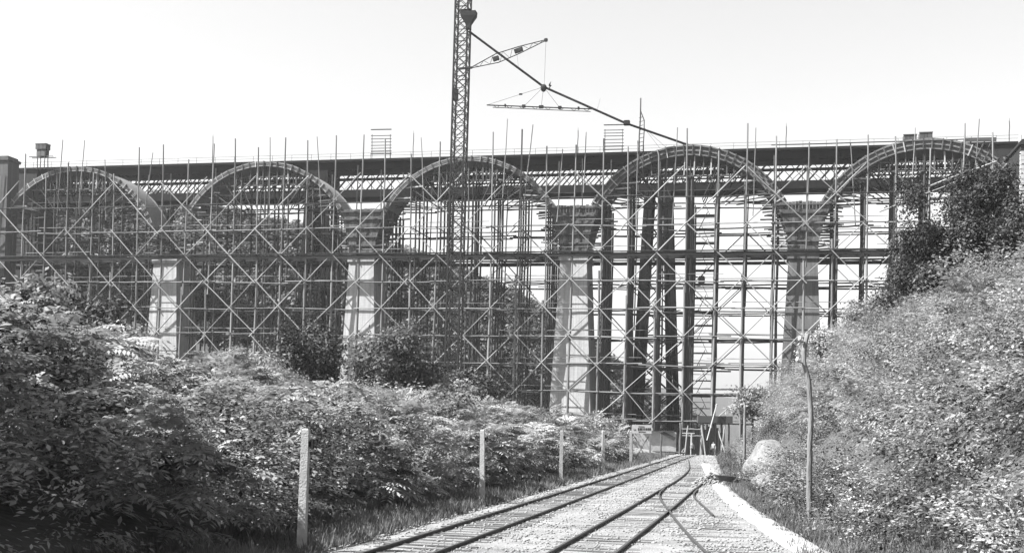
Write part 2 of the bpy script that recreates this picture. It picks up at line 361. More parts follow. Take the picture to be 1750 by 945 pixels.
# ------------------------------------------------------------------ new viaduct
SP = 39.1; PIERS = [-2*SP, -SP, 0.0, SP]; Z0 = 33.1; RI = 17.15; RE = 18.6; DEPTH = 7.0
EDGES = [-3*SP, -2*SP, -SP, 0.0, SP, 2*SP]
def gz(s, off): p = BM @ Vector((s, off, 0)); return ground(p.x, p.y)
VB = Vector((0, 0, 0))
via = empty('arch_viaduct', BM, 'new masonry arch viaduct under construction with pale tapering piers and timber formed arches', 'viaduct')
def intrados(s, c):                       # height of the soffit over a point
    d = abs(s-c); return Z0+math.sqrt(max(0, RI*RI-d*d))
for pi, ps in enumerate(PIERS):
    zb = min(gz(ps-3, 0), gz(ps+3, 7))-1.0; H = Z0-0.9
    V, F = [], []; nl = 10
    for k in range(nl+1):
        t = k/nl; z = H+(zb-H)*t; w = 2.35+1.35*((H-z)/30.0)+0.12*((H-z)/30.0)**2; f = 0.75*(H-z)/30.0
        V += [(ps-w, -f, z), (ps+w, -f, z), (ps+w, DEPTH+f, z), (ps-w, DEPTH+f, z)]
    for k in range(nl):
        for i in range(4): F.append((k*4+i, (k+1)*4+i, (k+1)*4+(i+1) % 4, k*4+(i+1) % 4))
    F.append((0, 1, 2, 3))
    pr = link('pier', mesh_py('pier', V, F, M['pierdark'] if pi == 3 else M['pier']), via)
    pr['label'] = ['pale pier rising from the left bank shrubs', 'pale pier behind the round tree', 'tall pale pier left of the site entrance', 'dark pier by the right bank'][pi]
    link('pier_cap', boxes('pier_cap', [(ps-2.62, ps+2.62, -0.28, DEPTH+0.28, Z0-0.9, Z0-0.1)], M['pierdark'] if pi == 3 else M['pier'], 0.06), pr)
    if pi == 0: continue
    # timber formwork of the springing, board by board
    ZT = 41.9; nb = 17; hw = SP/2-math.sqrt(RI*RI-(ZT-Z0)**2)
    core = []
    for side in (-1, 1):
        pts = []
        for k in range(9):
            z = Z0-0.1+(ZT-Z0)*k/8; w = SP/2-math.sqrt(RI*RI-max(0, z-Z0)**2); pts.append((ps+side*w, z))
        V = []; F = []
        for (a, z) in pts: V += [(a, 0.08, z), (a, DEPTH-0.08, z)]
        for k in range(8): F.append((2*k, 2*k+1, 2*k+3, 2*k+2))
        link('soffit_sheet', mesh_py('soffit_sheet', V, F, M['form']), pr)
    for face, off in ((0, -0.02), (1, DEPTH-0.06)):
        for b in range(nb):
            a0 = -hw+2*hw*b/nb+0.015; a1 = -hw+2*hw*(b+1)/nb-0.015
            def zbot(a):
                d = SP/2-abs(a); return Z0-0.1 if d >= RI else Z0+math.sqrt(RI*RI-d*d)
            j = random.uniform(0, 0.05); zt_ = ZT+random.uniform(-0.1, 0.12)
            q = [(a0, min(zbot(a0), ZT-0.3)), (a1, min(zbot(a1), ZT-0.3)), (a1, zt_), (a0, zt_)]
            V = [(ps+a, off-j, z) for a, z in q]+[(ps+a, off+0.07-j, z) for a, z in q]
            F = [(0, 1, 2, 3), (7, 6, 5, 4), (0, 4, 5, 1), (1, 5, 6, 2), (2, 6, 7, 3), (3, 7, 4, 0)]
            link('formwork_board', mesh_py('formwork_board', V, F, M['form']), pr)
    for k, z in enumerate((33.6, 35.2, 36.8, 38.4, 40.0, 41.4)):
        w = SP/2-math.sqrt(RI*RI-(z-Z0)**2)+0.25
        bar(pr, 'waler', (ps-w, -0.22, z), (ps+w, -0.22, z+random.uniform(-0.05, 0.05)), 0.11, M['plank'], 'sq')
for ai in range(5):
    c = (EDGES[ai]+EDGES[ai+1])/2; a0 = math.asin((41.2-Z0)/RI); n = 36
    ring = None
    def band(name, r0, r1, y0, y1, parent, m, lo=a0, hi=math.pi-a0, nn=n, jag=0.0):
        V, F = [], []
        for k in range(nn+1):
            a = lo+(hi-lo)*k/nn; jj = random.uniform(-jag, jag)
            for r in (r0, r1+jj):
                for y in (y0, y1): V.append((c+r*math.cos(a), y, Z0+r*math.sin(a)))
        for k in range(nn):
            i = 4*k; F += [(i, i+4, i+6, i+2), (i+1, i+3, i+7, i+5), (i+2, i+6, i+7, i+3), (i, i+1, i+5, i+4)]
        F += [(0, 2, 3, 1), (4*nn, 4*nn+1, 4*nn+3, 4*nn+2)]
        return link(name, mesh_py(name, V, F, m), parent)
    lo_ = R(20) if ai == 0 else a0; hi_ = math.pi-(R(32) if ai == 1 else a0); LM = M['lamin'] if ai > 2 else M['laminp']; RE = RI+.85 if ai < 3 else RI+1.75
    ring = band('arch_ring', RI+0.12, RE-0.12, 0.25, DEPTH-0.25, via, LM, lo_, hi_)
    for y0, y1 in ((0.0, 0.24), (DEPTH-0.24, DEPTH)):
        for r0, r1 in ((RI, RI+0.22), (RI+(RE-RI)*.42, RI+(RE-RI)*.56), (RE-0.22, RE+0.05)):
            band('arch_board', r0, r1, y0, y1, ring, LM, lo_, hi_, jag=0.06)
    for k in range(26):
        a = lo_+(hi_-lo_)*(k+0.5)/26+random.uniform(-0.01, 0.01)
        m_ = M['plankpale'] if random.random() < 0.22 else M['plank']
        ca, sa = math.cos(a), math.sin(a)
        bar(ring, 'cleat', (c+(RI-0.1)*ca, -0.1, Z0+(RI-0.1)*sa), (c+(RE+0.1)*ca, -0.1, Z0+(RE+0.1)*sa), 0.08, m_, 'sq', ry=0.09)

# ------------------------------------------------------------------ scaffolding
BAYS = ['leftmost arch beside the left abutment', 'second arch from the left', 'middle arch behind the tower crane', 'tall arch over the railway site', 'rightmost arch above the right bank trees']
NC = 8; DC = SP/NC; LIFT = 4.78
LEVELS = [Z0-LIFT*k for k in range(7)]+[Z0+LIFT, Z0+2*LIFT, Z0+3*LIFT]
INNER = (0.9, 3.2, 5.5, 7.6)
for bi in range(5):
    s0, s1 = EDGES[bi], EDGES[bi+1]; c = (s0+s1)/2
    base = Vector((c, -2.2, gz(c, -2.2)))
    e = empty('scaffolding', BM @ Matrix.Translation(base), 'timber pole scaffolding with crossed braces under the '+BAYS[bi], 'scaffolding', 'scaffolding of the viaduct arches')
    dens = 1.0
    cols = [s0+DC*j for j in range(NC)]
    jit = [random.uniform(-0.25, 0.25) for _ in cols]
    near = lambda s: abs(abs(s-c)-SP/2) < 2.7         # in front of a pier
    for j, s in enumerate(cols):
        s_ = s+jit[j]
        # front and rear rows, in two lengths spliced one above the other
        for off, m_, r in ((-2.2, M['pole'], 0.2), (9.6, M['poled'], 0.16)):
            g0 = gz(s_, off)-0.4; top = 50.5+random.uniform(-1.5, 4.6)*(1 if off < 0 else 0.4)
            zs = g0+(top-g0)*random.uniform(0.42, 0.58)
            bar(e, 'standard', (s_, off, g0), (s_+random.uniform(-.25, .25), off, zs), r*1.15, m_, base=base)
            bar(e, 'standard', (s_+0.2, off, zs-1.5), (s_+0.2+random.uniform(-.45, .45), off, top), r*0.75, m_, base=base)
        if not near(s_):
            zi = intrados(s_, c)-0.35
            for off in (INNER if bi > 1 else INNER[::2]):
                for dx in ((0.0, 0.75) if (j % 3 == 1) else (0.0,)):
                    g0 = gz(s_+dx, off)-0.4; bar(e, 'standard', (s_+dx, off, g0), (s_+dx+random.uniform(-.1, .1), off, min(zi, 47.3)), 0.19, M['poled'], base=base)
        if random.random() < 0.45:                    # thin hand poles standing over the deck
            h = random.uniform(51, 57); bar(e, 'standard', (s_+random.uniform(1, 3.5), -2.1, random.uniform(36, 44)), (s_+random.uniform(1, 3.5), -2.1, h), 0.09, M['pole'], base=base)
    for k, z in enumerate(LEVELS):
        gl = gz(c, -2.2)
        if z < gl-1: continue
        plat = abs(z-Z0) < 0.1; up = z > Z0+0.1
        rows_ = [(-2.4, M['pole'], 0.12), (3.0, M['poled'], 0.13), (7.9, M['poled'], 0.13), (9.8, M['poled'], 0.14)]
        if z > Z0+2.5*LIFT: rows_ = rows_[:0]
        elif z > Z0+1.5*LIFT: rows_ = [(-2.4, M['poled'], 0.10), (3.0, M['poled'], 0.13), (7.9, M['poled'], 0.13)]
        for off, m_, r in rows_:
            cuts = [s0, s0+SP*random.uniform(.28, .38), s0+SP*random.uniform(.6, .72), s1]
            for a, b in zip(cuts, cuts[1:]):
                if off in (3.0, 7.9):                 # inside the arch only
                    half = RI if z <= Z0 else math.sqrt(max(0, RI*RI-(z-Z0)**2))-0.3
                    a = max(a, c-half); b = min(b, c+half)
                    if b-a < 1: continue
                zz = z+random.uniform(-.12, .12)
                if min(gz(a, off), gz(b, off)) > zz+1.5: continue
                bar(e, 'ledger', (a-0.3, off+random.uniform(-.1, .1), zz), (b+0.3, off, zz+random.uniform(-.3, .3)), r*random.uniform(.75, 1.2), m_, base=base)
                if random.random() < 0.4: bar(e, 'guard_rail', (a-0.2, off+0.3, zz+1.1), (b+0.2, off+0.3, zz+1.1+random.uniform(-.1, .1)), 0.06, m_, base=base)
        for j, s in enumerate(cols):
            if near(s) or gz(s, 3) > z or z > Z0+LIFT+.1: continue
            bar(e, 'transom', (s+jit[j]+0.2, -2.7, z+0.1), (s+jit[j]+0.2, 10.2, z+0.1+random.uniform(-.1, .1)), 0.11, M['poled'], base=base)
        if plat or (abs(z-LEVELS[8]) < .1):           # working platforms
            for off in ((-2.7, -2.1) if plat else ()) + ((1.5, 2.1, 4.3, 6.4, 8.4, 9.0) if plat else (6.4, 8.4)):
                a, b = (s0, s1) if off < 0 or off > 8 else (c-RI+.4, c+RI-.4)
                if not plat and off > 0: a, b = c-12.2, c+12.2
                cut = a
                while cut < b-0.5:
                    nxt = min(b, cut+random.uniform(4, 6.5))
                    if plat or random.random() < .7:
                        zz = z+0.28+random.uniform(-.02, .05); bar(e, 'plank', (cut, off, zz), (nxt+.15, off, zz+.02), 0.28, M['plank'], 'sq', ry=0.035, base=base)
                    cut = nxt
            if plat:
                for off in (-2.6, 0.9, 9.4):
                    cuts = [s0+SP*f for f in (0, .25, .5, .75, 1)]
                    for a, b in zip(cuts, cuts[1:]): bar(e, 'platform_beam', (a, off, z-.25), (b, off, z-.25+random.uniform(-.06, .06)), 0.16, M['beamdark'], 'sq', ry=random.uniform(.22, .34), base=base)
        elif z < Z0 and random.random() < .9:
            for _ in range(3):
                a = random.uniform(s0+2, s1-7); bar(e, 'plank', (a, random.choice((3.2, 7.8)), z+.25), (a+random.uniform(3, 6), random.choice((3.2, 7.8)), z+.3), 0.25, M['plank'], 'sq', ry=0.04, base=base)
    # crossed braces over two bays and two lifts, front and rear
    order = sorted(LEVELS, reverse=True); thin = .5 if bi < 2 else 1
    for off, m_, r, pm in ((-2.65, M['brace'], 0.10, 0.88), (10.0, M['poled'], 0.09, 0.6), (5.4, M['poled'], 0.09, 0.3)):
        for j in range(0, NC, 1):
            for k in range(len(order)-1):
                if (j+k) % 2: continue
                if k % 2: continue
                for dj in (-1, 1):
                    if random.random() > (pm if off < 0 else pm*thin): continue
                    n2 = 2 if k+2 < len(order) else 1
                    xa, za = s0+DC*j, order[k]; xb, zb = xa+dj*DC*n2, order[k+n2]
                    if off > 0 and (xb < s0 or xb > s1+.1): continue
                    if off > 5 and za > Z0+10: continue
                    if off == 5.4 and (za > Z0+.1 or near(xa) or near(xb)): continue
                    if gz(xb, off) > zb: 
                        f = (za-gz(xb, off))/(za-zb)
                        if f < 0.3: continue
                        xb = xa+(xb-xa)*f; zb = za+(zb-za)*f
                    if za > Z0+2*LIFT+.1 and random.random() < .45: continue
                    x_ = random.uniform(-.5, .5); oo = off-0.14*(dj > 0)
                    if off < 0 and near((xa+xb)/2) and random.random() < .5: continue
                    bar(e, 'brace', (xa+x_, oo, za+random.uniform(-.2, .6)), (xb+x_+dj*random.uniform(0, .6), oo, zb+random.uniform(-.7, .2)), r*random.uniform(.75, 1.25), m_, base=base)
    # centring under the arch: studs, struts and lagging
    for off in (0.5, 3.3, 6.3):
        s = c-13.0
        while s < c+13.0:
            zi = intrados(s, c)-.1; zb = 46.9
            if zi-zb > .5: bar(e, 'stud', (s, off, zb), (s+random.uniform(-.15, .15), off, zi), 0.10, M['plankpale'] if random.random() < .2 else M['plank'], 'sq', base=base)
            s += random.uniform(1.1, 1.7)
        for z in (46.8, 48.3):
            h = math.sqrt(RI*RI-(z-Z0)**2)-.2
            bar(e, 'centring_tie', (c-h, off+.2, z), (c+h, off+.2, z+random.uniform(-.1, .1)), 0.12, M['plank'], 'sq', base=base)
        for sg in (-1, 1):
            for z in np.arange(34.3, 46.5, 0.95):
                x0 = math.sqrt(RI*RI-(z-Z0)**2)-.05; ln = random.uniform(1.2, 3.4)
                if random.random() < .85: bar(e, 'lagging_strut', (c+sg*x0, off, z), (c+sg*(x0-ln), off+random.uniform(-.3, .3), z+random.uniform(-.3, .25)), 0.09, M['plank'] if random.random() < .75 else M['plankpale'], 'sq', ry=.12, base=base)
            for k in range(4):
                a = R(38+k*11); bar(e, 'raking_strut', (c+sg*(RI-.2)*math.cos(a), off, Z0+(RI-.2)*math.sin(a)), (c+sg*(RI-4.5-k)*math.cos(a)*.82, off, Z0+9.6), 0.11, M['poled'], base=base)
    if bi == 4:
        a0_ = on_bridge(1318, 248, -2.2); b0 = on_bridge(1655, 238, -2.2)
        bar(e, 'guard_rail', a0_, b0, .11, M['poled'], base=base)
        a0_ = on_bridge(1503, 362, -3.0); b0 = on_bridge(1703, 276, -3.0); m0 = on_bridge(1590, 318, -3.0)
        bar(e, 'raking_pole', m0, b0, .16, M['plankpale'], base=base); bar(e, 'raking_pole', a0_, on_bridge(1640, 308, -3.0), .12, M['plankpale'], base=base)
        # slatted landing stage on the crown
        for k in range(9):
            px = 1600+k*12; a = on_bridge(px-6, 252, 1.0); bar(e, 'landing_strut', a, on_bridge(px, 239, 1.0), .1, M['poled'], base=base)
        bar(e, 'landing_beam', on_bridge(1648, 239.5, 1.0), on_bridge(1702, 238.5, 1.0), .22, M['poled'], 'sq', ry=.3, base=base)

# ------------------------------------------------------------------ abutments
for px_, label, m_ in ((on_bridge(3, 300, 0).x, 'masonry abutment tower at the left end of both bridges', M['abut']), ((2*SP), 'dark abutment with pale corner stones at the right end', M['masdark'])):
    s = px_; g0 = min(gz(s, -1), gz(s, 20))-1.5; top = on_bridge(15, 268, 0).z if s < 0 else on_bridge(1745, 240, 0).z
    e = empty('abutment', BM @ Matrix.Translation((s, 0, g0)), label, 'abutment')
    sg = 1 if s < 0 else -1
    D_ = 2.5 if s < 0 else 21; hw_ = 2.0 if s < 0 else 5.2
    link('tower', boxes('tower', [(-hw_, hw_, -1.0, D_, 0, top-g0-1.0)], m_), e)
    link('coping', boxes('coping', [(-hw_-.3, hw_+.3, -1.3, D_+.3, top-g0-1.0, top-g0-.45), (-hw_+.1, hw_-.1, -.9, D_-.1, top-g0-.45, top-g0)], m_, .08), e)
    if s > 0:
        for k in range(14):
            link('quoin', boxes('quoin', [(-5.26, -4.65 if k % 2 else -4.35, -1.06, -.2, top-g0-2-k*.75-.72, top-g0-2-k*.75)], M['quoin'], .03), e)
# ------------------------------------------------------------------ old iron truss bridge
OFF = 15.0; DW = 6.0
sL, sR = on_bridge(24, 300, OFF).x, on_bridge(1738, 300, OFF).x
tc_ = [on_bridge(860, y, OFF).z for y in (267, 283, 288, 292.5, 319, 332)]   # heights of the chords
sm_ = (sL+sR)/2
old = empty('iron_truss_bridge', BM @ Matrix.Translation((sm_, OFF, 0)), 'old dark iron lattice girder bridge standing behind the new arches', 'bridge')
OB = Vector((sm_, OFF, 0))
def ob(name, s0, s1, y0, y1, z0, z1, m=None): return link(name, boxes(name, [(s0-OB.x, s1-OB.x, y0-OB.y, y1-OB.y, z0, z1)], m or M['iron']), old)
ob('deck', sL, sR, OFF-.9, OFF+DW+.9, tc_[0]-.45, tc_[0])
for y in (OFF, OFF+DW-.5):
    ob('top_chord', sL, sR, y, y+.5, tc_[1], tc_[0]-.46)
    ob('lattice_rail', sL, sR, y+.05, y+.4, tc_[3], tc_[2])
    ob('bottom_chord', sL, sR, y, y+.5, tc_[5], tc_[4])
ob('floor_beam', sL, sR, OFF+.6, OFF+DW-.6, tc_[5]+.5, tc_[5]+.8)
s = sL
while s < sR-4:
    h = tc_[1]-tc_[4]
    bar(old, 'lattice_bar', (s, OFF+.1, tc_[4]-.1), (s+h*.92, OFF+.1, tc_[1]+.1), .06, M['iron'], 'sq', ry=.13, base=OB)
    bar(old, 'lattice_bar', (s+h*.92, OFF+.38, tc_[4]-.1), (s, OFF+.38, tc_[1]+.1), .06, M['iron'], 'sq', ry=.05, base=OB)
    bar(old, 'lattice_bar', (s+1.1, OFF+DW-.3, tc_[4]-.1), (s+1.1+h*.92, OFF+DW-.3, tc_[1]+.1), .06, M['iron'], 'sq', ry=.08, base=OB)
    s += 2.05
s = sL+1
while s < sR:
    bar(old, 'hanger', (s, OFF+.25, tc_[4]), (s, OFF+.25, tc_[1]), .06, M['iron'], 'sq', base=OB); s += 4.1
    bar(old, 'railing_post', (s, OFF-.8, tc_[0]), (s, OFF-.8, tc_[0]+1.1), .025, M['iron'], 'sq', base=OB)
for z in (.55, 1.1): bar(old, 'hand_rail', (sL, OFF-.8, tc_[0]+z), (sR, OFF-.8, tc_[0]+z), .022, M['iron'], 'sq', base=OB)
a = on_bridge(1655, 300, OFF).x; ob('end_pier', a, sR-.1, OFF-.6, OFF+DW+.6, tc_[5]-22, tc_[0]-.5, M['masdark'])
a = on_bridge(66, 300, OFF).x; ob('end_pier', sL+.1, a, OFF-.6, OFF+DW+.6, tc_[5]-22, tc_[0]-.5, M['masdark'])
for pxc, in ((1124,), (541,)):
    sc_ = on_bridge(pxc, 330, OFF).x; zt_ = tc_[5]; gb = gz(sc_, OFF+3)-1
    if pxc == 541: ob('saddle_block', sc_-2.4, sc_+2.4, OFF-.35, OFF+DW+.35, zt_+.05, tc_[1]-.1)
    lv = [zt_-(zt_-gb)*k/9 for k in range(10)]
    def hwz(z): return 1.55+1.75*(zt_-z)/42.0
    for yo in (OFF+.3, OFF+DW-.3):
        for sg in (-1, 1):
            leg = bar(old, 'tower_leg', (sc_+sg*(hwz(zt_)+.55), yo, zt_), (sc_+sg*(hwz(gb)+.8), yo, gb), .34, M['iron'], 'sq', base=OB)
            leg = bar(old, 'tower_leg', (sc_+sg*(hwz(zt_)-.3), yo, zt_), (sc_+sg*(hwz(gb)-.55), yo, gb), .34, M['iron'], 'sq', base=OB)
        for k in range(9):
            z1, z0 = lv[k], lv[k+1]
            bar(old, 'tower_brace', (sc_-hwz(z1), yo, z1), (sc_+hwz(z0), yo, z0), .09, M['iron'], 'sq', base=OB)
            bar(old, 'tower_brace', (sc_+hwz(z1), yo+.1, z1), (sc_-hwz(z0), yo+.1, z0), .09, M['iron'], 'sq', base=OB)
            bar(old, 'tower_strut', (sc_-hwz(z0), yo, z0), (sc_+hwz(z0), yo, z0), .12, M['iron'], 'sq', base=OB)
    for sg in (-1, 1):
        for k in range(9):
            z1, z0 = lv[k], lv[k+1]
            bar(old, 'tower_brace', (sc_+sg*hwz(z1), OFF+.3, z1), (sc_+sg*hwz(z0), OFF+DW-.3, z0), .09, M['iron'], 'sq', base=OB)
            bar(old, 'tower_brace', (sc_+sg*hwz(z1), OFF+DW-.3, z1), (sc_+sg*hwz(z0), OFF+.3, z0), .09, M['iron'], 'sq', base=OB)
ZD = tc_[0]
# ------------------------------------------------------------------ tower crane
CO = -8.0
cb = on_bridge(775, 560, CO); ctop = on_bridge(800, -45, CO)
cg = gz(cb.x, CO)
CB = Vector((cb.x, CO, cg))
crane = empty('tower_crane', BM @ Matrix.Translation(CB), 'tall dark lattice tower crane mast rising above the middle arch', 'crane')
cw = 1.12; nsec = 13; hh = (ctop.z-cg)/nsec; lean = (on_bridge(797, 0, CO).x-on_bridge(781, 500, CO).x)/(on_bridge(797, 0, CO).z-on_bridge(781, 500, CO).z)
def cp(x, y, z): return Vector((CB.x+x+lean*(z-cg)*0.6, CO+y, z))
for k in range(nsec):
    z0 = cg+k*hh; z1 = z0+hh
    secm = boxes('mast_section', [(-cw, cw, -cw, -cw+.08, hh-.1, hh), (-cw, cw, cw-.08, cw, hh-.1, hh), (-cw, -cw+.08, -cw+.09, cw-.09, hh-.1, hh), (cw-.08, cw, -cw+.09, cw-.09, hh-.1, hh)], M['crane'])
    c0 = cp(0, 0, z0)-CB
    sec = link('mast_section', secm, crane, Matrix.Translation(c0))
    dx = lean*hh*.6
    for sx in (-1, 1):
        for sy in (-1, 1): bar(sec, 'leg', (sx*cw, sy*cw, 0), (sx*cw+dx, sy*cw, hh), .13, M['crane'], 'sq')
    np_ = 3
    for q in range(np_):
        a0_, b0 = hh*q/np_, hh*(q+1)/np_; da, db = dx*q/np_, dx*(q+1)/np_
        for sy in (-1, 1):
            bar(sec, 'brace', (-cw+da, sy*cw, a0_), (cw+db, sy*cw, b0), .05, M['crane'], 'sq'); bar(sec, 'brace', (cw+da, sy*cw, a0_), (-cw+db, sy*cw, b0), .05, M['crane'], 'sq')
            bar(sec, 'cross_bar', (-cw+db, sy*cw, b0), (cw+db, sy*cw, b0), .05, M['crane'], 'sq')
        for sx in (-1, 1):
            bar(sec, 'brace', (sx*cw+da, -cw, a0_), (sx*cw+db, cw, b0), .05, M['crane'], 'sq'); bar(sec, 'brace', (sx*cw+da, cw, a0_), (sx*cw+db, -cw, b0), .05, M['crane'], 'sq')
link('mast_base', boxes('mast_base', [(-2.2, 2.2, -2.2, 2.2, -.6, .25)], M['wall'], .05), crane)
# receiving hopper high on the mast (funnel)
p = on_bridge(801, 30, CO-cw-.2)
V, F = [], []
prof = [(1.35, .75, 0.9), (1.3, .7, .1), (.45, .4, -1.3), (.35, .35, -2.1)]
for (wx, wy, z) in prof: V += [(-wx, -wy, z), (wx, -wy, z), (wx, wy, z), (-wx, wy, z)]
for k in range(3):
    for i in range(4): F.append((k*4+i, k*4+(i+1) % 4, (k+1)*4+(i+1) % 4, (k+1)*4+i))
F += [(0, 3, 2, 1), (12, 13, 14, 15)]
link('hopper', mesh_py('hopper', V, F, M['crane']), crane, Matrix.Translation(p-CB))
bar(crane, 'service_platform', on_bridge(788, 19, CO-.5), on_bridge(806, 18, CO-.5), .6, M['crane'], 'sq', ry=.08, base=CB)
p = on_bridge(778, 162, CO); link('lift_cage', boxes('lift_cage', [(-.45, .45, -.5, .5, -1.0, 1.0)], M['crane'], .06), crane, Matrix.Translation(p-CB))
p = on_bridge(796, 118, CO-1.1); bar(crane, 'slewing_beam', on_bridge(784, 118, CO-1.15), on_bridge(807, 116, CO-1.15), .16, M['crane'], 'sq', base=CB)
# derrick jib
ja, jb = on_bridge(806, 116, CO), on_bridge(933, 69, CO); jv = jb-ja; up = Vector((-jv.z, 0, jv.x)).normalized()
def jp(t, k): 
    w = .75*min(1, t/.35, (1-t)/.5)+.06; return ja+jv*t+up*w*(k)
for k in (-1, 1):
    for t0, t1 in ((0, .35), (.35, .65), (.65, 1)):
        bar(crane, 'jib_chord', jp(t0, k), jp(t1, k), .06, M['crane'], 'sq', base=CB)
for q in range(14):
    t = .04+q*.066; bar(crane, 'jib_lacing', jp(t, -1 if q % 2 else 1), jp(t+.066, 1 if q % 2 else -1), .03, M['crane'], 'sq', base=CB)
for t in (.33, .635):
    p = jp(t, 0)-CB; w = (.55, .75)[t > .5]; link('jib_block', boxes('jib_block', [(-w, w, -.3, .3, -.34, .34)], M['crane'], .05), crane, Matrix.Translation(p) @ Matrix.Rotation(-math.atan2(jv.z, jv.x), 4, 'Y'))
link('jib_head', boxes('jib_head', [(-.3, .3, -.2, .2, -.28, .28)], M['crane'], .08), crane, Matrix.Translation(jb-CB))
bar(crane, 'hoist_rope', jb, on_bridge(930, 150, CO), .025, M['rope'], 'wire', base=CB)
bar(crane, 'hoist_rope', jp(.6, -1), on_bridge(886, 116, CO), .02, M['rope'], 'wire', base=CB)
# ------------------------------------------------------------------ concrete chute
c0, c1, c2, c3 = on_bridge(801, 54, CO-1.2), on_bridge(929, 149, -6), on_bridge(1069, 211, -3), on_bridge(1181, 250, 1.2)
CHB = c3.copy()
ch = empty('concrete_chute', BM @ Matrix.Translation(CHB), 'long sloping pipe chute running from the crane mast down to the tall arch crown', 'chute')
for a, b in ((c0, c1), (c1, c2), (c2, c3)):
    bar(ch, 'pipe', a, b, .21, M['crane'], 'wire', base=CHB)
def ball(name, parent, p, sx, sy, sz, m, base):
    bm = bmesh.new(); bmesh.ops.create_icosphere(bm, subdivisions=2, radius=1)
    for v in bm.verts: v.co = Vector((v.co.x*sx, v.co.y*sy, v.co.z*sz*(1 if v.co.z > 0 else 1.3)))
    me = bpy.data.meshes.new(name); bm.to_mesh(me); bm.free(); me.materials.append(m); return link(name, me, parent, Matrix.Translation(p-base))
ball('transfer_hopper', ch, c1+Vector((0, 0, -.1)), .55, .5, .6, M['crane'], CHB)
link('transfer_hopper', boxes('transfer_hopper', [(-.5, .55, -.45, .45, -.35, .45)], M['crane'], .08), ch, Matrix.Translation(c2+Vector((.2, 0, 0))-CHB))
ta, tb = on_bridge(832, 180, -6), on_bridge(1019, 187, -4.6)
bar(ch, 'balance_boom', ta, tb, .08, M['crane'], 'sq', base=CHB); bar(ch, 'balance_boom', ta+Vector((1, .3, -.35)), tb+Vector((-1, .3, -.3)), .05, M['crane'], 'sq', base=CHB)
for k in range(1, 17):
    t = k/17; p = ta.lerp(tb, t); bar(ch, 'boom_lacing', p, p+Vector((.55*(1 if k % 2 else -1), .3, -.33)), .03, M['crane'], 'sq', base=CHB)
for t, w in ((.17, .12), (.34, .3), (.5, .4), (.67, .3), (.84, .15)):
    p = ta.lerp(tb, t); link('boom_block', boxes('boom_block', [(-w, w, -.2, .2, -.2, .3)], M['crane'], .04), ch, Matrix.Translation(p-CHB))
for t in (0.0, .34, .5, .67, .95):
    bar(ch, 'guy_wire', c1, ta.lerp(tb, t), .03, M['rope'], 'wire', base=CHB)
p = c1.lerp(ta, .4); link('wire_weight', boxes('wire_weight', [(-.28, .28, -.12, .12, -.13, .13)], M['crane'], .03), ch, Matrix.Translation(p-CHB))
bar(ch, 'guy_wire', on_bridge(1021, 187, -4.5), on_bridge(1026, 168, -4.5), .02, M['rope'], 'wire', base=CHB)
# lattice support mast of the chute
mb = on_bridge(1092, 262, -1.2); MBs = Vector((mb.x, -1.2, intrados(mb.x, SP/2)+1.3))
sm = empty('chute_mast', BM @ Matrix.Translation(MBs), 'slim twin pole mast holding up the lower end of the chute', 'mast')
bar(sm, 'pole', (mb.x, -1.2, MBs.z-2.5), on_bridge(1095, 168, -1.2), .13, M['poled'], base=MBs)
bar(sm, 'pole', (mb.x+.75, -1.2, MBs.z-1.5), on_bridge(1101, 205, -1.2), .1, M['poled'], base=MBs)
bar(sm, 'gaff', on_bridge(1101, 208, -1.2), on_bridge(1095, 190, -1.2), .09, M['poled'], base=MBs)
for k in range(9):
    py = 258-k*7; bar(sm, 'rung', on_bridge(1092, py, -1.2), on_bridge(1099.5, py-2, -1.2), .04, M['poled'], 'sq', base=MBs)
for px in (1128, 1140): bar(sm, 'stay', on_bridge(1100, 218, -1.2), on_bridge(px, 254, 1.5), .025, M['rope'], 'wire', base=MBs)
# ------------------------------------------------------------------ deck furniture
def rack(px0, px1, py0, label, ys_):
    p0 = on_bridge((px0+px1)/2, 265, OFF+1.5); B = Vector((p0.x, OFF+1.5, ZD))
    e = empty('wire_rack', BM @ Matrix.Translation(B), label, 'pole rack', 'racks of wires on the old deck')
    for px in (px0, px1): bar(e, 'upright', Vector((on_bridge(px, 260, OFF+1.5).x, OFF+1.5, ZD)), on_bridge(px, py0+8, OFF+1.5), .05, M['poled'], 'sq', base=B)
    for i, y in enumerate(ys_): bar(e, 'cross_arm', on_bridge(px0-2, y, OFF+1.5), on_bridge(px1+2, y-.6, OFF+1.5), .09 if i in (0, len(ys_)-1, len(ys_)-2) else .06, M['poled'], 'sq', base=B)
    return e
rack(636, 667, 222, 'ladder like rack of cross arms on the old deck left of the crane', (222, 232.5, 238, 243.5, 249, 254, 259, 263.5))
rack(1034, 1064, 213, 'ladder like rack of cross arms on the old deck under the chute', (214, 223, 228, 233, 239, 245, 250.5, 256))
for px, py, label in ((707, 228, 'tall thin pole on the old deck just left of the crane'), (988, 223, 'tall thin pole on the old deck left of the wire rack under the chute'), (1344, 216, 'tall thin pole on the old deck above the fourth pier'), (1725, 207, 'tall thin banded pole beside the right abutment'), (364, 233, 'tall thin pole on the old deck left of the second arch crown')):
    t = on_bridge(px, py, OFF+2); B = Vector((t.x, OFF+2, ZD))
    e = empty('deck_pole', BM @ Matrix.Translation(B), label, 'pole', 'thin poles on the old deck')
    bar(e, 'shaft', B, t, .085, M['poled'], base=B); bar(e, 'base_plate', B+Vector((-.2, 0, .03)), B+Vector((.2, 0, .03)), .15, M['iron'], 'sq', ry=.03, base=B)
    bar(e, 'tip_pin', t-Vector((0, 0, .1)), t+Vector((0, 0, .5)), .03, M['poled'], 'wire', base=B)
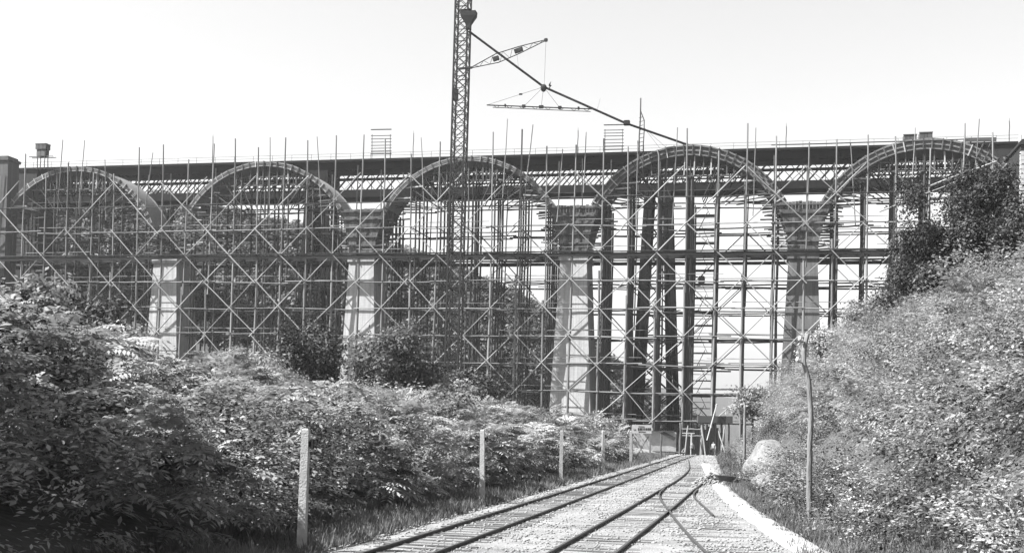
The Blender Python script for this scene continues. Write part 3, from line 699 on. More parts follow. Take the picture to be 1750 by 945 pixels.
p = on_bridge(73, 268, -1.5); e = empty('site_hut', BM @ Matrix.Translation(p), 'small plank hut with overhanging top on a stage near the left abutment', 'hut')
for k in range(8): link('wall_board', boxes('wall_board', [(-.95+k*.24, -.95+k*.24+.22, -.6, .6, 0, 1.3)], M['plank']), e)
for k in range(9): link('roof_board', boxes('roof_board', [(-1.13+k*.25, -1.13+k*.25+.23, -.75, .75, 1.32+.01*(k % 2), 2.25)], M['plank']), e)
link('roof_cap', boxes('roof_cap', [(-1.18, 1.18, -.8, .8, 2.28, 2.42)], M['plank']), e)
for sgn in (-1, 1): bar(e, 'bearer', (-2.6, .5*sgn, -.1), (2.6, .5*sgn, -.1), .09, M['poled'])
for px in (-.8, .8):
    for sgn in (-.5, .5): bar(e, 'post', (px, sgn, -2.6), (px, sgn, -.1), .1, M['poled'])
for px0, px1, y0, y1, label in ((1544, 1567, 230, 239.5, 'low slatted crate on the crown of the rightmost arch'), (1571, 1594, 226, 239, 'taller slatted crate on the crown of the rightmost arch')):
    a, b = on_bridge(px0, y1, 2.0), on_bridge(px1, y0, 2.0); zf = Z0+math.sqrt(RE*RE-(a.x-SP*1.5)**2)
    e = empty('crate', BM @ Matrix.Translation((a.x, 2.0, a.z)), label, 'crate', 'crates on the arch crown'); w = b.x-a.x; h = b.z-a.z; n = 9
    for k in range(n): link('slat', boxes('slat', [(w*k/n+.02, w*(k+1)/n-.02, 0, .06, 0, h), (w*k/n+.02, w*(k+1)/n-.02, 1.4, 1.46, 0, h)], M['plank']), e)
    link('body', boxes('body', [(.04, w-.04, .08, 1.38, .05, h-.05)], M['plank']), e)
    bar(e, 'top_rail', (-.05, -.03, h), (w+.05, -.03, h), .07, M['plank'], 'sq'); bar(e, 'bottom_rail', (-.05, -.03, 0), (w+.05, -.03, 0), .06, M['plank'], 'sq')
    for xx in (.1, w-.1): bar(e, 'foot', (xx, .7, min(-.1, zf-a.z-.2)), (xx, .7, 0), .12, M['plank'], 'sq')
# ------------------------------------------------------------------ ladder tower under the tall arch
lt0 = on_bridge(1190, 700, 2.0); LB = Vector((on_bridge(1198, 700, 2.0).x, 2.0, gz(lt0.x, 2.0)))
lt = empty('ladder_tower', BM @ Matrix.Translation(LB), 'ladder tower with small landings inside the tall arch scaffolding', 'ladder')
lm = []
V, F = [], []
for x in (-.22, .22):
    v, f = box_vf(x-.03, x+.03, -.04, .04, 0, 1); n = len(V); V += v; F += [tuple(i+n for i in q) for q in f]
for k in range(9):
    v, f = box_vf(-.2, .2, -.025, .025, (k+.5)/9.5-.004, (k+.5)/9.5+.004); n = len(V); V += v; F += [tuple(i+n for i in q) for q in f]
ladm = mesh_py('ladder', V, F, M['poled'])
for x in (-1.7, 1.7):
    for y in (0, 2.2): bar(lt, 'post', (LB.x+x, 2.0+y, LB.z), (LB.x+x+.1, 2.0+y, 42), .12, M['poled'], base=LB)
k = 0; z = Z0-6*LIFT
while z < 42:
    bar(lt, 'landing', (LB.x-1.7, 3.1, z), (LB.x+1.8, 3.1, z), 1.1, M['plank'], 'sq', ry=.08, base=LB)
    sg = 1 if k % 2 else -1; a = Vector((LB.x+sg*.9, 2.2, z)); b = Vector((LB.x-sg*.5, 2.2, z+LIFT/2+.5))
    mtx = bar_mtx(a-LB, b-LB, 1.0); link('ladder', ladm, lt, mtx)
    bar(lt, 'hand_rail', (LB.x-1.7, 2.0, z+1.05), (LB.x+1.7, 2.0, z+1.05), .05, M['poled'], base=LB)
    z += LIFT/2; k += 1
# ------------------------------------------------------------------ site entrance at the foot of the arch
def wthing(name, p, label, cat, group=None): return empty(name, Matrix.Translation(p), label, cat, group)
YB = 176.0
a, b = at(1062, 775, YB), at(1156, 735, YB); gw = ground((a.x+b.x)/2, YB)
e = wthing('retaining_wall', Vector((a.x, YB, gw)), 'pale concrete retaining wall with sloping end left of the site entrance', 'wall')
h = b.z-gw; w = b.x-a.x
V = [(0, 0, -.5), (w, 0, -.5), (w, 0, h-.3), (w*.24, 0, h), (w*.14, 0, h), (0, 0, .2)]; n = len(V); V = V+[(x, y+1.6, z) for x, y, z in V]
F = [tuple(range(n)), tuple(range(2*n-1, n-1, -1))]+[(i, i+n, (i+1) % n+n, (i+1) % n) for i in range(n)]
link('wall_body', mesh_py('wall_body', V, F, M['wall']), e)
for k in range(5): link('board_cover', boxes('board_cover', [(w*.35+k*.98, w*.35+k*.98+.95, -.5, .9, h-.24+.01*k, h-.14+.01*k)], M['plank']), e)
bar(e, 'leaning_board', (w*.72, -.35, h-.3), (w*.97, -.25, h-1.3), .06, M['plank'], 'sq', ry=.25)
# timber portal
YP = 186.0; g0 = ground(at(1215, 770, YP).x, YP)
pc_ = at(1220, 780, YP); e = wthing('timber_portal', Vector((pc_.x, YP, g0)), 'heavy dark timber portal at the site entrance below the tall arch', 'portal')
PB = Vector((pc_.x, YP, g0))
def pp(px, py, dy=0): 
    p = at(px, py, YP+dy); return p-PB
bar(e, 'lintel', pp(1192, 716), pp(1251, 717), .62, M['plank'], 'sq', ry=.55)
for px, top, r in ((1163, 722, .2), (1200, 722, .3), (1223, 722, .18), (1233, 722, .2), (1246, 722, .15)):
    q_ = pp(px, top); bar(e, 'post', (q_.x, .2, -.4), (q_.x, .2, q_.z), r, M['pole'] if px == 1200 else M['plank'])
x0_, x1_ = pp(1157, 740).x, pp(1245, 740).x; n = 24; hb = pp(1200, 724).z
for k in range(n): link('plank', boxes('plank', [(x0_+(x1_-x0_)*k/n, x0_+(x1_-x0_)*(k+1)/n-.03, 3.0+.03*(k % 3), 3.1+.03*(k % 3), -.5, hb+random.uniform(-1.4, .1))], M['beamdark']), e)
bar(e, 'rail', pp(1165, 733), pp(1200, 733), .1, M['pole']); bar(e, 'rail', pp(1166, 744), pp(1200, 745), .09, M['pole'])
q_ = at(1208, 752, YP-1.2); q2 = at(1225, 690, YP-.9)
e = wthing('leaning_plank', q_, 'long pale plank leaning against the timber portal', 'plank'); bar(e, 'board', (0, 0, 0), q2-q_, .05, M['white'], 'sq', ry=.16); bar(e, 'end_cleat', (q2-q_)*.96+Vector((-.2, -.06, 0)), (q2-q_)*.96+Vector((.2, -.06, 0)), .04, M['white'], 'sq', ry=.1)
q_ = at(1163, 714, YP-3); q2 = at(1197, 711, YP-3)
gp = at(1137, 774, 160); gp.z = ground(gp.x, 160)
e = wthing('timber_stack', gp, 'low stack of dark timbers on the pale ground before the retaining wall', 'timber')
for k in range(5): bar(e, 'log', (-1.6+random.uniform(-.2, .2), k*.26, .12), (1.5+random.uniform(-.2, .2), k*.26, .12), .12, M['plank'])
for k in range(4): bar(e, 'log', (-1.5+random.uniform(-.3, .3), .13+k*.26, .34), (1.6+random.uniform(-.3, .3), .13+k*.26, .34), .12, M['plank'])
P, S = [], []
for _ in range(260):
    px, py = random.uniform(1150, 1250), random.uniform(774, 786); y_ = 150+ (786-py)*2.5; p = at(px, py, y_); P.append((p.x, y_, ground(p.x, y_)+.04)); S.append(random.choice((.06, .1, .16, .28)))
tag(link('site_debris', stones('site_debris', P, S, M['rockd'])), 'broken stone and debris strewn before the timber portal', 'debris', kind='stuff')
for k, (pa, pb, yy_) in enumerate((((1206, 776), (1199, 726), 183.5), ((1232, 774), (1240, 722), 183.6), ((1170, 770), (1176, 727), 183.4), ((1241, 772), (1228, 735), 183.2))):
    a_ = at(*pa, yy_); a_.z = ground(a_.x, yy_); b_ = at(*pb, yy_+2.0)
    e = wthing('prop_pole', a_, ('rough prop pole leaning left of the portal opening', 'rough prop pole leaning at the right end of the portal', 'rough prop pole under the portal rails', 'short prop pole crossing the right portal posts')[k], 'pole', 'props leaning on the portal')
    bar(e, 'shaft', (0, 0, 0), b_-a_, .13, M['pole']); bar(e, 'wedge', (-.25, -.05, .06), (.25, -.05, .06), .1, M['plank'], 'sq')
# T post
gp = at(1181, 772, 168); gp.z = ground(gp.x, 168)
e = wthing('signal_post', gp, 'pale T shaped post standing beside the standing man', 'post'); hh_ = (at(1181, 741, 168)-gp).z
bar(e, 'shaft', (0, 0, -.3), (0, 0, hh_), .09, M['white'], 'sq'); bar(e, 'cross_bar', (-1.3, 0, hh_+.08), (.45, 0, hh_+.08), .07, M['white'], 'sq'); bar(e, 'brace', (-.5, 0, hh_), (0, 0, hh_-.5), .03, M['white'], 'sq')
# sign on two posts
YS = 98.0; sg0 = at(1098, 790, YS); sg0.z = ground(sg0.x, YS)
e = wthing('site_sign', sg0, 'pale lettered sign board on two thin posts beside the track', 'sign')
def sp(px, py, dy=0): return at(px, py, YS+dy)-sg0
for px in (1081, 1112):
    t = sp(px, 727); bar(e, 'post', (t.x, .06, -.3), (t.x, .06, t.z), .07, M['polewood'], 'sq')
bar(e, 'brace', (sp(1084, 770).x, .12, sp(1084, 745).z), (sp(1108, 770).x, .12, .3), .035, M['polewood'], 'sq'); bar(e, 'brace', (sp(1108, 770).x, .17, sp(1084, 745).z), (sp(1084, 770).x, .17, .3), .035, M['polewood'], 'sq')
a, b = sp(1080, 740), sp(1114, 726)
bd = link('board', boxes('board', [(a.x, b.x, -.02, .02, a.z, b.z)], M['white'], .005), e)
def text(body, size, px, py, parent):
    cu = bpy.data.curves.new('lettering', 'FONT'); cu.body = body; cu.size = size; cu.extrude = .004; cu.align_x = 'LEFT'
    to = bpy.data.objects.new('tmp', cu); COL.objects.link(to); dg = bpy.context.evaluated_depsgraph_get()
    me = bpy.data.meshes.new_from_object(to.evaluated_get(dg)); bpy.data.objects.remove(to); me.materials.clear(); me.materials.append(M['black'])
    p = sp(px, py); return link('lettering', me, parent, Matrix.Translation((p.x, -.03, p.z)) @ Matrix.Rotation(math.pi/2, 4, 'X'))
text('La', .24, 1082.5, 735.0, bd)
wl = [(1090, 735, .10, .2), (1093, 735, .12, .2), (1096, 735, .08, .2), (1099, 735, .05, .2), (1101, 735, .05, .2), (1103.3, 735, .1, .2), (1106.5, 735, .1, .2), (1109.6, 735, .12, .2)]
for px, py, w, h in wl:
    p = sp(px, py); link('lettering', boxes('lettering', [(p.x, p.x+w, -.035, -.024, p.z, p.z+h)], M['black']), bd)
for px, py, ln in ((1091, 729, .5), (1091, 738, .6)):
    p = sp(px, py); link('rule', boxes('rule', [(p.x, p.x+ln, -.035, -.024, p.z, p.z+.05)], M['black']), bd)
# ------------------------------------------------------------------ fence posts and poles
V, F = [], []
w = .085
for z, ww in ((-.4, w*1.1), (2.74, w), (2.80, w*.96), (2.84, w*.7)): V += [(-ww, -ww, z), (ww, -ww, z), (ww, ww, z), (-ww, ww, z)]
for k in range(3):
    for i in range(4): F.append((k*4+i, k*4+(i+1) % 4, (k+1)*4+(i+1) % 4, (k+1)*4+i))
F += [(12, 13, 14, 15), (0, 3, 2, 1)]
postm = mesh_py('post', V, F, M['concrete'])
insm = boxes('bracket', [(.085, .16, -.04, .04, 2.42, 2.56), (.16, .2, -.07, .07, 2.38, 2.6)], M['black'], .01)
PL = ['concrete fence post nearest the camera in front of dark foliage', 'second concrete fence post from the camera beside the track', 'third concrete fence post from the camera beside the track', 'fourth concrete fence post from the camera beside the track', 'fifth concrete fence post just before the lettered sign']
for i, (px, py, Y) in enumerate(((515, 948, 26.6), (824, 862, 0), (958, 828, 0), (1030, 808, 0), (1078, 796, 0))):
    p = on_ground(px, py) if Y == 0 else at(px, 945, Y); p.z = ground(p.x, p.y)
    e = empty('fence_post', Matrix.Translation(p) @ Matrix.Rotation(R(random.uniform(-1, 1)-.3), 4, 'Y') @ Matrix.Rotation(random.uniform(-.2, .2), 4, 'Z'), PL[i], 'post', 'concrete posts beside the track')
    link('shaft', postm, e); link('bracket', insm, e)
p = at(1130, 785, 118); p.z = ground(p.x, p.y); t = at(1130, 738, 118)
e = wthing('track_post', p, 'thin dark post on the pale ground right of the lettered sign', 'post'); bar(e, 'shaft', (0, 0, -.3), t-p, .1, M['bark']); bar(e, 'cap', (t-p)-Vector((0, 0, .05)), (t-p)+Vector((0, 0, .05)), .14, M['bark'], 'sq')
def crooked(px_list, Y, rads, label):
    pts = [at(px, py, Y) for px, py in px_list]; b = pts[0].copy(); b.z = ground(b.x, b.y); pts[0] = b-Vector((0, 0, .3))
    e = wthing('telegraph_pole', b, label, 'pole', 'telegraph poles on the right')
    P2 = resample([p-b for p in pts], .25); n = len(P2); rr = [rads[0]+(rads[1]-rads[0])*i/(n-1)+.012*noise.noise((i*.8, 3, 1)) for i in range(n)]
    P2 = [p+Vector((.018*noise.noise((i*.5, 0, 5)), .015*noise.noise((i*.5, 4, 5)), 0)) for i, p in enumerate(P2)]
    v, f = tube_vf(P2, rr, 10); link('trunk', mesh_py('trunk', v, f, M['polewood'], True), e); return e, b
e, b = crooked([(1384, 893), (1383, 800), (1386, 710), (1382, 650), (1374, 620), (1374, 600), (1380, 570)], 38.5, (.105, .075), 'crooked pale telegraph pole with two insulators on the right bank')
for px, py in ((1367, 578.5), (1363, 614)):
    p = at(px, py, 38.4)-b; bm = bmesh.new(); bmesh.ops.create_uvsphere(bm, u_segments=12, v_segments=8, radius=.06)
    for v in bm.verts: v.co.z *= 1.5; v.co.x *= 1.0+.25*(v.co.z < 0); v.co.y *= 1.0+.25*(v.co.z < 0)
    me = bpy.data.meshes.new('insulator'); bm.to_mesh(me); bm.free(); me.materials.append(M['ceramic'])
    for q in me.polygons: q.use_smooth = True
    link('insulator', me, e, Matrix.Translation(p)); bar(e, 'insulator_hook', p+Vector((0, 0, -.08)), p+Vector((.19, 0, -.12)), .014, M['black'], 'wire')
e, b = crooked([(1272, 801), (1272.5, 750), (1273, 692)], 95, (.14, .1), 'slender dark telegraph pole where the right bank meets the path')
bar(e, 'cross_bar', (-.3, 0, (at(1273, 700, 95)-b).z), (.3, 0, (at(1273, 700, 95)-b).z), .04, M['bark'], 'sq')
# ------------------------------------------------------------------ rocks, barrow, rubble
def rock(name, p, sz, label, m, seed, cat='rock'):
    bm = bmesh.new(); bmesh.ops.create_icosphere(bm, subdivisions=4, radius=1)
    for v in bm.verts:
        n1 = noise.noise(v.co*1.3+Vector((seed, 0, 0))); n2 = noise.noise(v.co*3.5+Vector((0, seed, 0))); c_ = abs(noise.noise(v.co*2.2+Vector((seed, seed, 0))))
        v.co *= 1+.2*n1+.05*n2-.1*c_
        v.co = Vector((v.co.x*sz[0], v.co.y*sz[1], v.co.z*sz[2]))
    me = bpy.data.meshes.new(name); bm.to_mesh(me); bm.free(); me.materials.append(m)
    for q in me.polygons: q.use_smooth = True
    o = link(name, me, None, Matrix.Translation(p)); return tag(o, label, cat)
p = at(1300, 815, 74); rock('boulder', Vector((p.x+.5, 74, .7)), (1.4, 2.9, 1.75), 'large pale rock outcrop at the foot of the right bank', M['rock'], 8)
p = at(1268, 845, 62); rock('boulder', Vector((p.x+1.0, 61, .2)), (.75, 1.3, .7), 'smaller pale rock below the large outcrop beside the path', M['rock'], 11)
p = at(1748, 905, 24); rock('boulder', Vector((p.x+.15, 24, p.z)), (.35, .4, .55), 'pale boulder at the right edge of the frame', M['rock'], 5)
p = at(1225, 832, 62); p.z = ground(p.x, p.y)
P, S = [], []
for _ in range(420):
    a = random.random()*6.28; r = random.random()**.6; P.append((p.x+.2+r*math.cos(a)*1.1, p.y+3+r*math.sin(a)*2.0, ground(p.x, p.y)+.75*(1-r)*random.uniform(.6, 1))); S.append(random.uniform(.05, .13))
tag(link('rubble', stones('rubble', P, S, M['rockd'])), 'heap of grey rubble beside the wheelbarrow', 'rubble', kind='stuff')
p = on_ground(1240, 833); p.z = zt(p.x, p.y)
e = wthing('wheelbarrow', p, 'small dark wheelbarrow tipped beside the rubble heap', 'wheelbarrow')
V = [(-.35, -.3, .32), (.35, -.25, .30), (.35, .25, .30), (-.35, .3, .32), (-.55, -.38, .62), (.5, -.33, .55), (.5, .33, .55), (-.55, .38, .62)]
link('tray', mesh_py('tray', V, [(0, 3, 2, 1), (0, 1, 5, 4), (1, 2, 6, 5), (2, 3, 7, 6), (3, 0, 4, 7)], M['steel']), e)
for y in (-.24, .24): bar(e, 'handle', (.62, y*.3, .2), (-1.0, y*1.3, .5), .03, M['bark']); bar(e, 'leg', (-.3, y, .33), (-.38, y, 0), .022, M['steel'])
v, f = tube_vf([(0, -.05, 0), (0, .05, 0)], [.2, .2], 16); wl_ = link('wheel', mesh_py('wheel', v, f, M['steel']), e, Matrix.Translation((.66, 0, .2)))
v, f = tube_vf([(0, -.07, 0), (0, .07, 0)], [.05, .05], 10); link('hub', mesh_py('hub', v, f, M['bark']), wl_)
# ------------------------------------------------------------------ people
def person(p, face, label, pose='stand', dark=False, group=None, frame=None):
    J = dict(pelvis=(0, 0, .95, .15), waist=(0, .01, 1.1, .13), chest=(0, .0, 1.33, .16), neck=(0, 0, 1.5, .06), head=(0, -.03, 1.62, .095), crown=(0, -.02, 1.73, .075))
    lean_ = .0
    for sd, sx in (('l', 1), ('r', -1)):
        J['hip'+sd] = (.09*sx, 0, .9, .095); J['sho'+sd] = (.19*sx, 0, 1.42, .07)
        st = .16*sx if pose == 'walk' else .02*sx
        J['kne'+sd] = (.1*sx, -st*.8-.02, .5, .065); J['ank'+sd] = (.11*sx, st*.6 if pose != 'walk' else -st, .08, .045); J['toe'+sd] = (.13*sx, J['ank'+sd][1]-.18, .035, .035)
        if pose == 'work': J['elb'+sd] = (.27*sx, -.16, 1.18, .05); J['wri'+sd] = (.18*sx, -.42, 1.2, .035); J['han'+sd] = (.15*sx, -.52, 1.22, .04)
        else: J['elb'+sd] = (.27*sx, .05, 1.14, .05); J['wri'+sd] = (.27*sx, -.06, .9, .035); J['han'+sd] = (.26*sx, -.09, .8, .04)
    if pose == 'crouch':
        for k in list(J):
            x, y, z, r = J[k]
            if z > .85: J[k] = (x, y-.35*(z-.9), .42+(z-.9)*.88, r)
        for sx, sd in ((1, 'l'), (-1, 'r')): J['kne'+sd] = (.14*sx, -.4, .52, .07); J['ank'+sd] = (.12*sx, -.02, .08, .045); J['toe'+sd] = (.14*sx, -.2, .035, .035)
    E = [('pelvis', 'waist'), ('waist', 'chest'), ('chest', 'neck'), ('neck', 'head'), ('head', 'crown')]
    for s in 'lr': E += [('pelvis', 'hip'+s), ('hip'+s, 'kne'+s), ('kne'+s, 'ank'+s), ('ank'+s, 'toe'+s), ('chest', 'sho'+s), ('sho'+s, 'elb'+s), ('elb'+s, 'wri'+s), ('wri'+s, 'han'+s)]
    ks = list(J); me = bpy.data.meshes.new('person'); me.from_pydata([J[k][:3] for k in ks], [(ks.index(a), ks.index(b)) for a, b in E], [])
    o = bpy.data.objects.new('tmp', me); COL.objects.link(o); sk = o.modifiers.new('s', 'SKIN')
    for i, k in enumerate(ks): me.skin_vertices[0].data[i].radius = (J[k][3], J[k][3]*.85); me.skin_vertices[0].data[i].use_root = (k == 'pelvis')
    o.modifiers.new('d', 'SUBSURF').levels = 1
    dg = bpy.context.evaluated_depsgraph_get(); m2 = bpy.data.meshes.new_from_object(o.evaluated_get(dg)); bpy.data.objects.remove(o)
    m2.materials.clear()
    for q in (M['cloth'] if dark else M['shirt'], M['cloth'], M['skin'], M['hair']): m2.materials.append(q)
    zn, zp, zh = J['neck'][2], J['pelvis'][2]+.02, J['head'][2]+.05
    hands = [Vector(J['han'+s][:3]) for s in 'lr']
    for q in m2.polygons:
        c_ = q.center; q.use_smooth = True
        q.material_index = 3 if c_.z > zh or (c_.z > zn+.05 and c_.y > J['head'][1]+.03) else 2 if c_.z > zn or min((c_-h_).length for h_ in hands) < .12 else 1 if c_.z < zp and abs(c_.x) < .24 else 0
    b = (frame or Matrix.Identity(4)) @ Matrix.Translation(p) @ Matrix.Rotation(face, 4, 'Z')
    return tag(link('person', m2, None, b), label, 'person', group)
p = at(1183, 771, 150); p.z = ground(p.x, p.y)+.02; person(p, R(20), 'person in pale shirt standing near the T shaped post', 'stand')
p = at(1219, 779, 140); p.z = ground(p.x, p.y)+.05; person(p, R(-30), 'person in pale shirt and dark trousers beside the timber portal', 'walk')
p = at(1166, 768, 165); p.z = ground(p.x, p.y)+.02; person(p, R(60), 'bending pale figure in front of the dark timber opening', 'crouch')
zl = Z0-LIFT; person(Vector((on_bridge(1188, 478, 2.6).x, 2.6, zl+.1)), R(90), 'dark figure working on the upper ladder tower landing', 'work', True, frame=BM)
zl = Z0-4*LIFT; person(Vector((on_bridge(1184, 620, 2.6).x, 2.6, zl+.1)), R(-90), 'dark figure standing on the lower ladder tower landing', 'stand', True, frame=BM)
pp_ = on_bridge(938, 155.5, -5.9); t = (pp_.x-c1.x)/(c2.x-c1.x); zz = c1.z+(c2.z-c1.z)*t; person(Vector((pp_.x, c1.y+(c2.y-c1.y)*t, zz+.18)), R(90), 'dark figure climbing on the sloping pipe chute high in the air', 'crouch', True, frame=BM)
# supplies on the landing
q_ = on_bridge(1199, 478, 2.8); e = empty('water_barrel', BM @ Matrix.Translation((q_.x, 2.8, Z0-LIFT+.1)), 'dark barrel with sacks on the upper ladder tower landing', 'barrel')
v, f = tube_vf([(0, 0, 0), (0, 0, .25), (0, 0, .6), (0, 0, 1.0), (0, 0, 1.3)], [.48, .56, .6, .56, .48], 14); link('staves', mesh_py('staves', v, f, M['plank'], True), e)
for z in (.25, .95):
    v, f = tube_vf([(0, 0, z), (0, 0, z+.07)], [.6, .6], 14); link('hoop', mesh_py('hoop', v, f, M['steel']), e)
# ------------------------------------------------------------------ foliage
def leaf_arr(P, D, Nn, ln, wd):
    """rhombic leaves: base P, direction D, surface normal Nn"""
    n = len(P); D = D/np.linalg.norm(D, axis=1, keepdims=True); S_ = np.cross(Nn, D); S_ = S_/(np.linalg.norm(S_, axis=1, keepdims=True)+1e-9); U_ = np.cross(D, S_)
    ln = np.broadcast_to(np.asarray(ln, float), (n,))[:, None]; wd = np.broadcast_to(np.asarray(wd, float), (n,))[:, None]
    a = P; b = P+D*ln*.45+S_*wd*.5+U_*ln*.06; c = P+D*ln; d = P+D*ln*.45-S_*wd*.5+U_*ln*.06
    Vv = np.stack([a, b, c, d], 1).reshape(-1, 3); Fv = (np.arange(n)[:, None]*4+np.array([0, 1, 2, 3])[None])
    return Vv, Fv
def rdir(n): v = RNG.normal(size=(n, 3)); return v/np.linalg.norm(v, axis=1, keepdims=True)
def frond(seed):
    rg = np.random.default_rng(seed); P, D, Nn, Ln = [], [], [], []
    for fr in range(3):                     # three arching pinnate leaves from one shoot
        yaw = (fr-1)*.75+rg.uniform(-.2, .2); n = 9
        for k in range(1, n+1):
            t = k/n; r = .95*t; z = .42*t-.55*t*t+fr*.02; x, y = r*math.cos(yaw), r*math.sin(yaw)
            tang = np.array([math.cos(yaw), math.sin(yaw), .42-1.1*t]); side = np.array([-math.sin(yaw), math.cos(yaw), 0])
            for sg in ((-1, 1) if k < n else (0,)):
                P.append((x, y, z)); D.append(tang*.45+side*sg*.9+np.array([0, 0, -.18])+rg.normal(0, .08, 3)); Nn.append(np.array([0, 0, 1.0])+rg.normal(0, .15, 3)); Ln.append(.30*(1-.45*abs(t-.45))*rg.uniform(.85, 1.1))
    return leaf_arr(np.array(P), np.array(D), np.array(Nn), np.array(Ln), np.array(Ln)*.36)
def twig(seed, n=26, L=.34, ln=.15):
    rg = np.random.default_rng(seed); P = rg.normal(0, 1, (n, 3))*np.array([.22, .26, .14])+np.stack([np.linspace(0, L*2, n), np.zeros(n), np.linspace(0, .1, n)], 1)
    D = np.stack([rg.uniform(.2, 1, n), rg.uniform(-1, 1, n), rg.uniform(-.7, .1, n)], 1); Nn = np.array([.25, 0, 1.0])+rg.normal(0, .3, (n, 3))
    l = ln*rg.uniform(.7, 1.25, n); return leaf_arr(P, D, Nn, l, l*.55)
def blades(seed, n=16):
    rg = np.random.default_rng(seed); P = np.stack([rg.normal(0, .12, n), rg.normal(0, .12, n), np.zeros(n)], 1); D = np.stack([rg.normal(0, .35, n), rg.normal(0, .35, n), np.ones(n)], 1)
    l = rg.uniform(.2, .5, n); return leaf_arr(P, D, np.stack([rg.normal(0, 1, n), rg.normal(0, 1, n), np.zeros(n)], 1), l, .035)
def clump(seed, n=700, ln=.75):
    rg = np.random.default_rng(seed); d = rg.normal(size=(n, 3)); d /= np.linalg.norm(d, axis=1, keepdims=True); d[:, 2] = np.abs(d[:, 2])*1.15-.25
    lob = 1+.3*np.sin(d[:, 0]*5+seed)*np.cos(d[:, 1]*4+seed*2)
    P = d*np.array([2.6, 2.6, 3.0])*(rg.random((n, 1))**.35)*lob[:, None]; Nn = d*.7+rg.normal(0, .5, (n, 3))+np.array([0, 0, .5]); D = np.cross(Nn, rg.normal(size=(n, 3)))
    l = ln*rg.uniform(.5, 1.2, n); return leaf_arr(P, D, Nn, l, l*.6)
def make_coll(name, arrs, m):
    c = bpy.data.collections.new(name)
    for i, (v, f) in enumerate(arrs):
        o = bpy.data.objects.new('%s_%02d' % (name, i), mesh_np(name, v, f, m)); c.objects.link(o)
    return c
def scatter(name, label, cat, coll, pts, rots, scls, nv):
    me = bpy.data.meshes.new(name); me.vertices.add(len(pts)); me.vertices.foreach_set('co', np.asarray(pts, np.float32).ravel())
    for an, ty, data, key in (('rot', 'FLOAT_VECTOR', np.asarray(rots, np.float32).ravel(), 'vector'), ('scl', 'FLOAT', np.asarray(scls, np.float32), 'value'), ('idx', 'INT', RNG.integers(0, nv, len(pts)).astype(np.int32), 'value')):
        at_ = me.attributes.new(an, ty, 'POINT'); at_.data.foreach_set(key, data)
    o = link(name, me); tag(o, label, cat, kind='stuff')
    ng = bpy.data.node_groups.new(name, 'GeometryNodeTree'); ng.interface.new_socket('Geometry', in_out='INPUT', socket_type='NodeSocketGeometry'); ng.interface.new_socket('Geometry', in_out='OUTPUT', socket_type='NodeSocketGeometry')
    N = ng.nodes; L = ng.links; gi = N.new('NodeGroupInput'); go = N.new('NodeGroupOutput'); ip = N.new('GeometryNodeInstanceOnPoints'); ci = N.new('GeometryNodeCollectionInfo')
    ci.inputs['Collection'].default_value = coll; ci.inputs['Separate Children'].default_value = True; ci.inputs['Reset Children'].default_value = True
    def na(nm, ty): n = N.new('GeometryNodeInputNamedAttribute'); n.data_type = ty; n.inputs['Name'].default_value = nm; return n.outputs['Attribute']
    er = N.new('FunctionNodeEulerToRotation'); L.new(na('rot', 'FLOAT_VECTOR'), er.inputs[0])
    L.new(gi.outputs[0], ip.inputs['Points']); L.new(ci.outputs[0], ip.inputs['Instance']); ip.inputs['Pick Instance'].default_value = True
    L.new(na('idx', 'INT'), ip.inputs['Instance Index']); L.new(er.outputs[0], ip.inputs['Rotation']); L.new(na('scl', 'FLOAT'), ip.inputs['Scale']); L.new(ip.outputs[0], go.inputs[0])
    o.modifiers.new('scatter', 'NODES').node_group = ng
    return o
FR = make_coll('frond_source', [frond(i) for i in range(5)], M['frond'])
TW = make_coll('twig_source', [twig(i, (34, 28, 24)[i % 3], .34, (.11, .135, .16)[i % 3]) for i in range(6)], M['leaf'])
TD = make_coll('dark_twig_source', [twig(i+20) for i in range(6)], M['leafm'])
GR = make_coll('grass_source', [blades(i) for i in range(4)], M['grass'])
CL = make_coll('clump_source', [clump(i) for i in range(4)], M['wood'])
def shrub_points(x, y, z, rx, H, n, P, Rr, Sc, s):
    for _ in range(n):
        az = random.uniform(0, 6.283); el = math.asin(random.random()**.8); f = random.uniform(.72, 1.0)
        d = (math.cos(az)*math.cos(el), math.sin(az)*math.cos(el), math.sin(el))
        if random.random() < .45 and d[1] > .3: continue       # fewer at the back
        P.append((x+d[0]*rx*f, y+d[1]*rx*f, z+.15+d[2]*H*f)); Rr.append((random.uniform(-.3, .3), -el*.55+random.uniform(-.3, .35), az+random.uniform(-.5, .5))); Sc.append(s*random.uniform(.7, 1.25))
SIL = [(-200, 450), (0, 492), (110, 545), (220, 600), (300, 655), (430, 650), (560, 668), (700, 680), (800, 684), (900, 715), (1000, 735), (1100, 745)]
def top_limit(x, y):          # how high the scrub grows: tall at the left, lower towards the track and the viaduct
    px = CX+FPX*x/y; return CAM_H+(728+.023*(px-CX)-lerp_tab(px, SIL)+random.uniform(-14, 14))*y/FPX
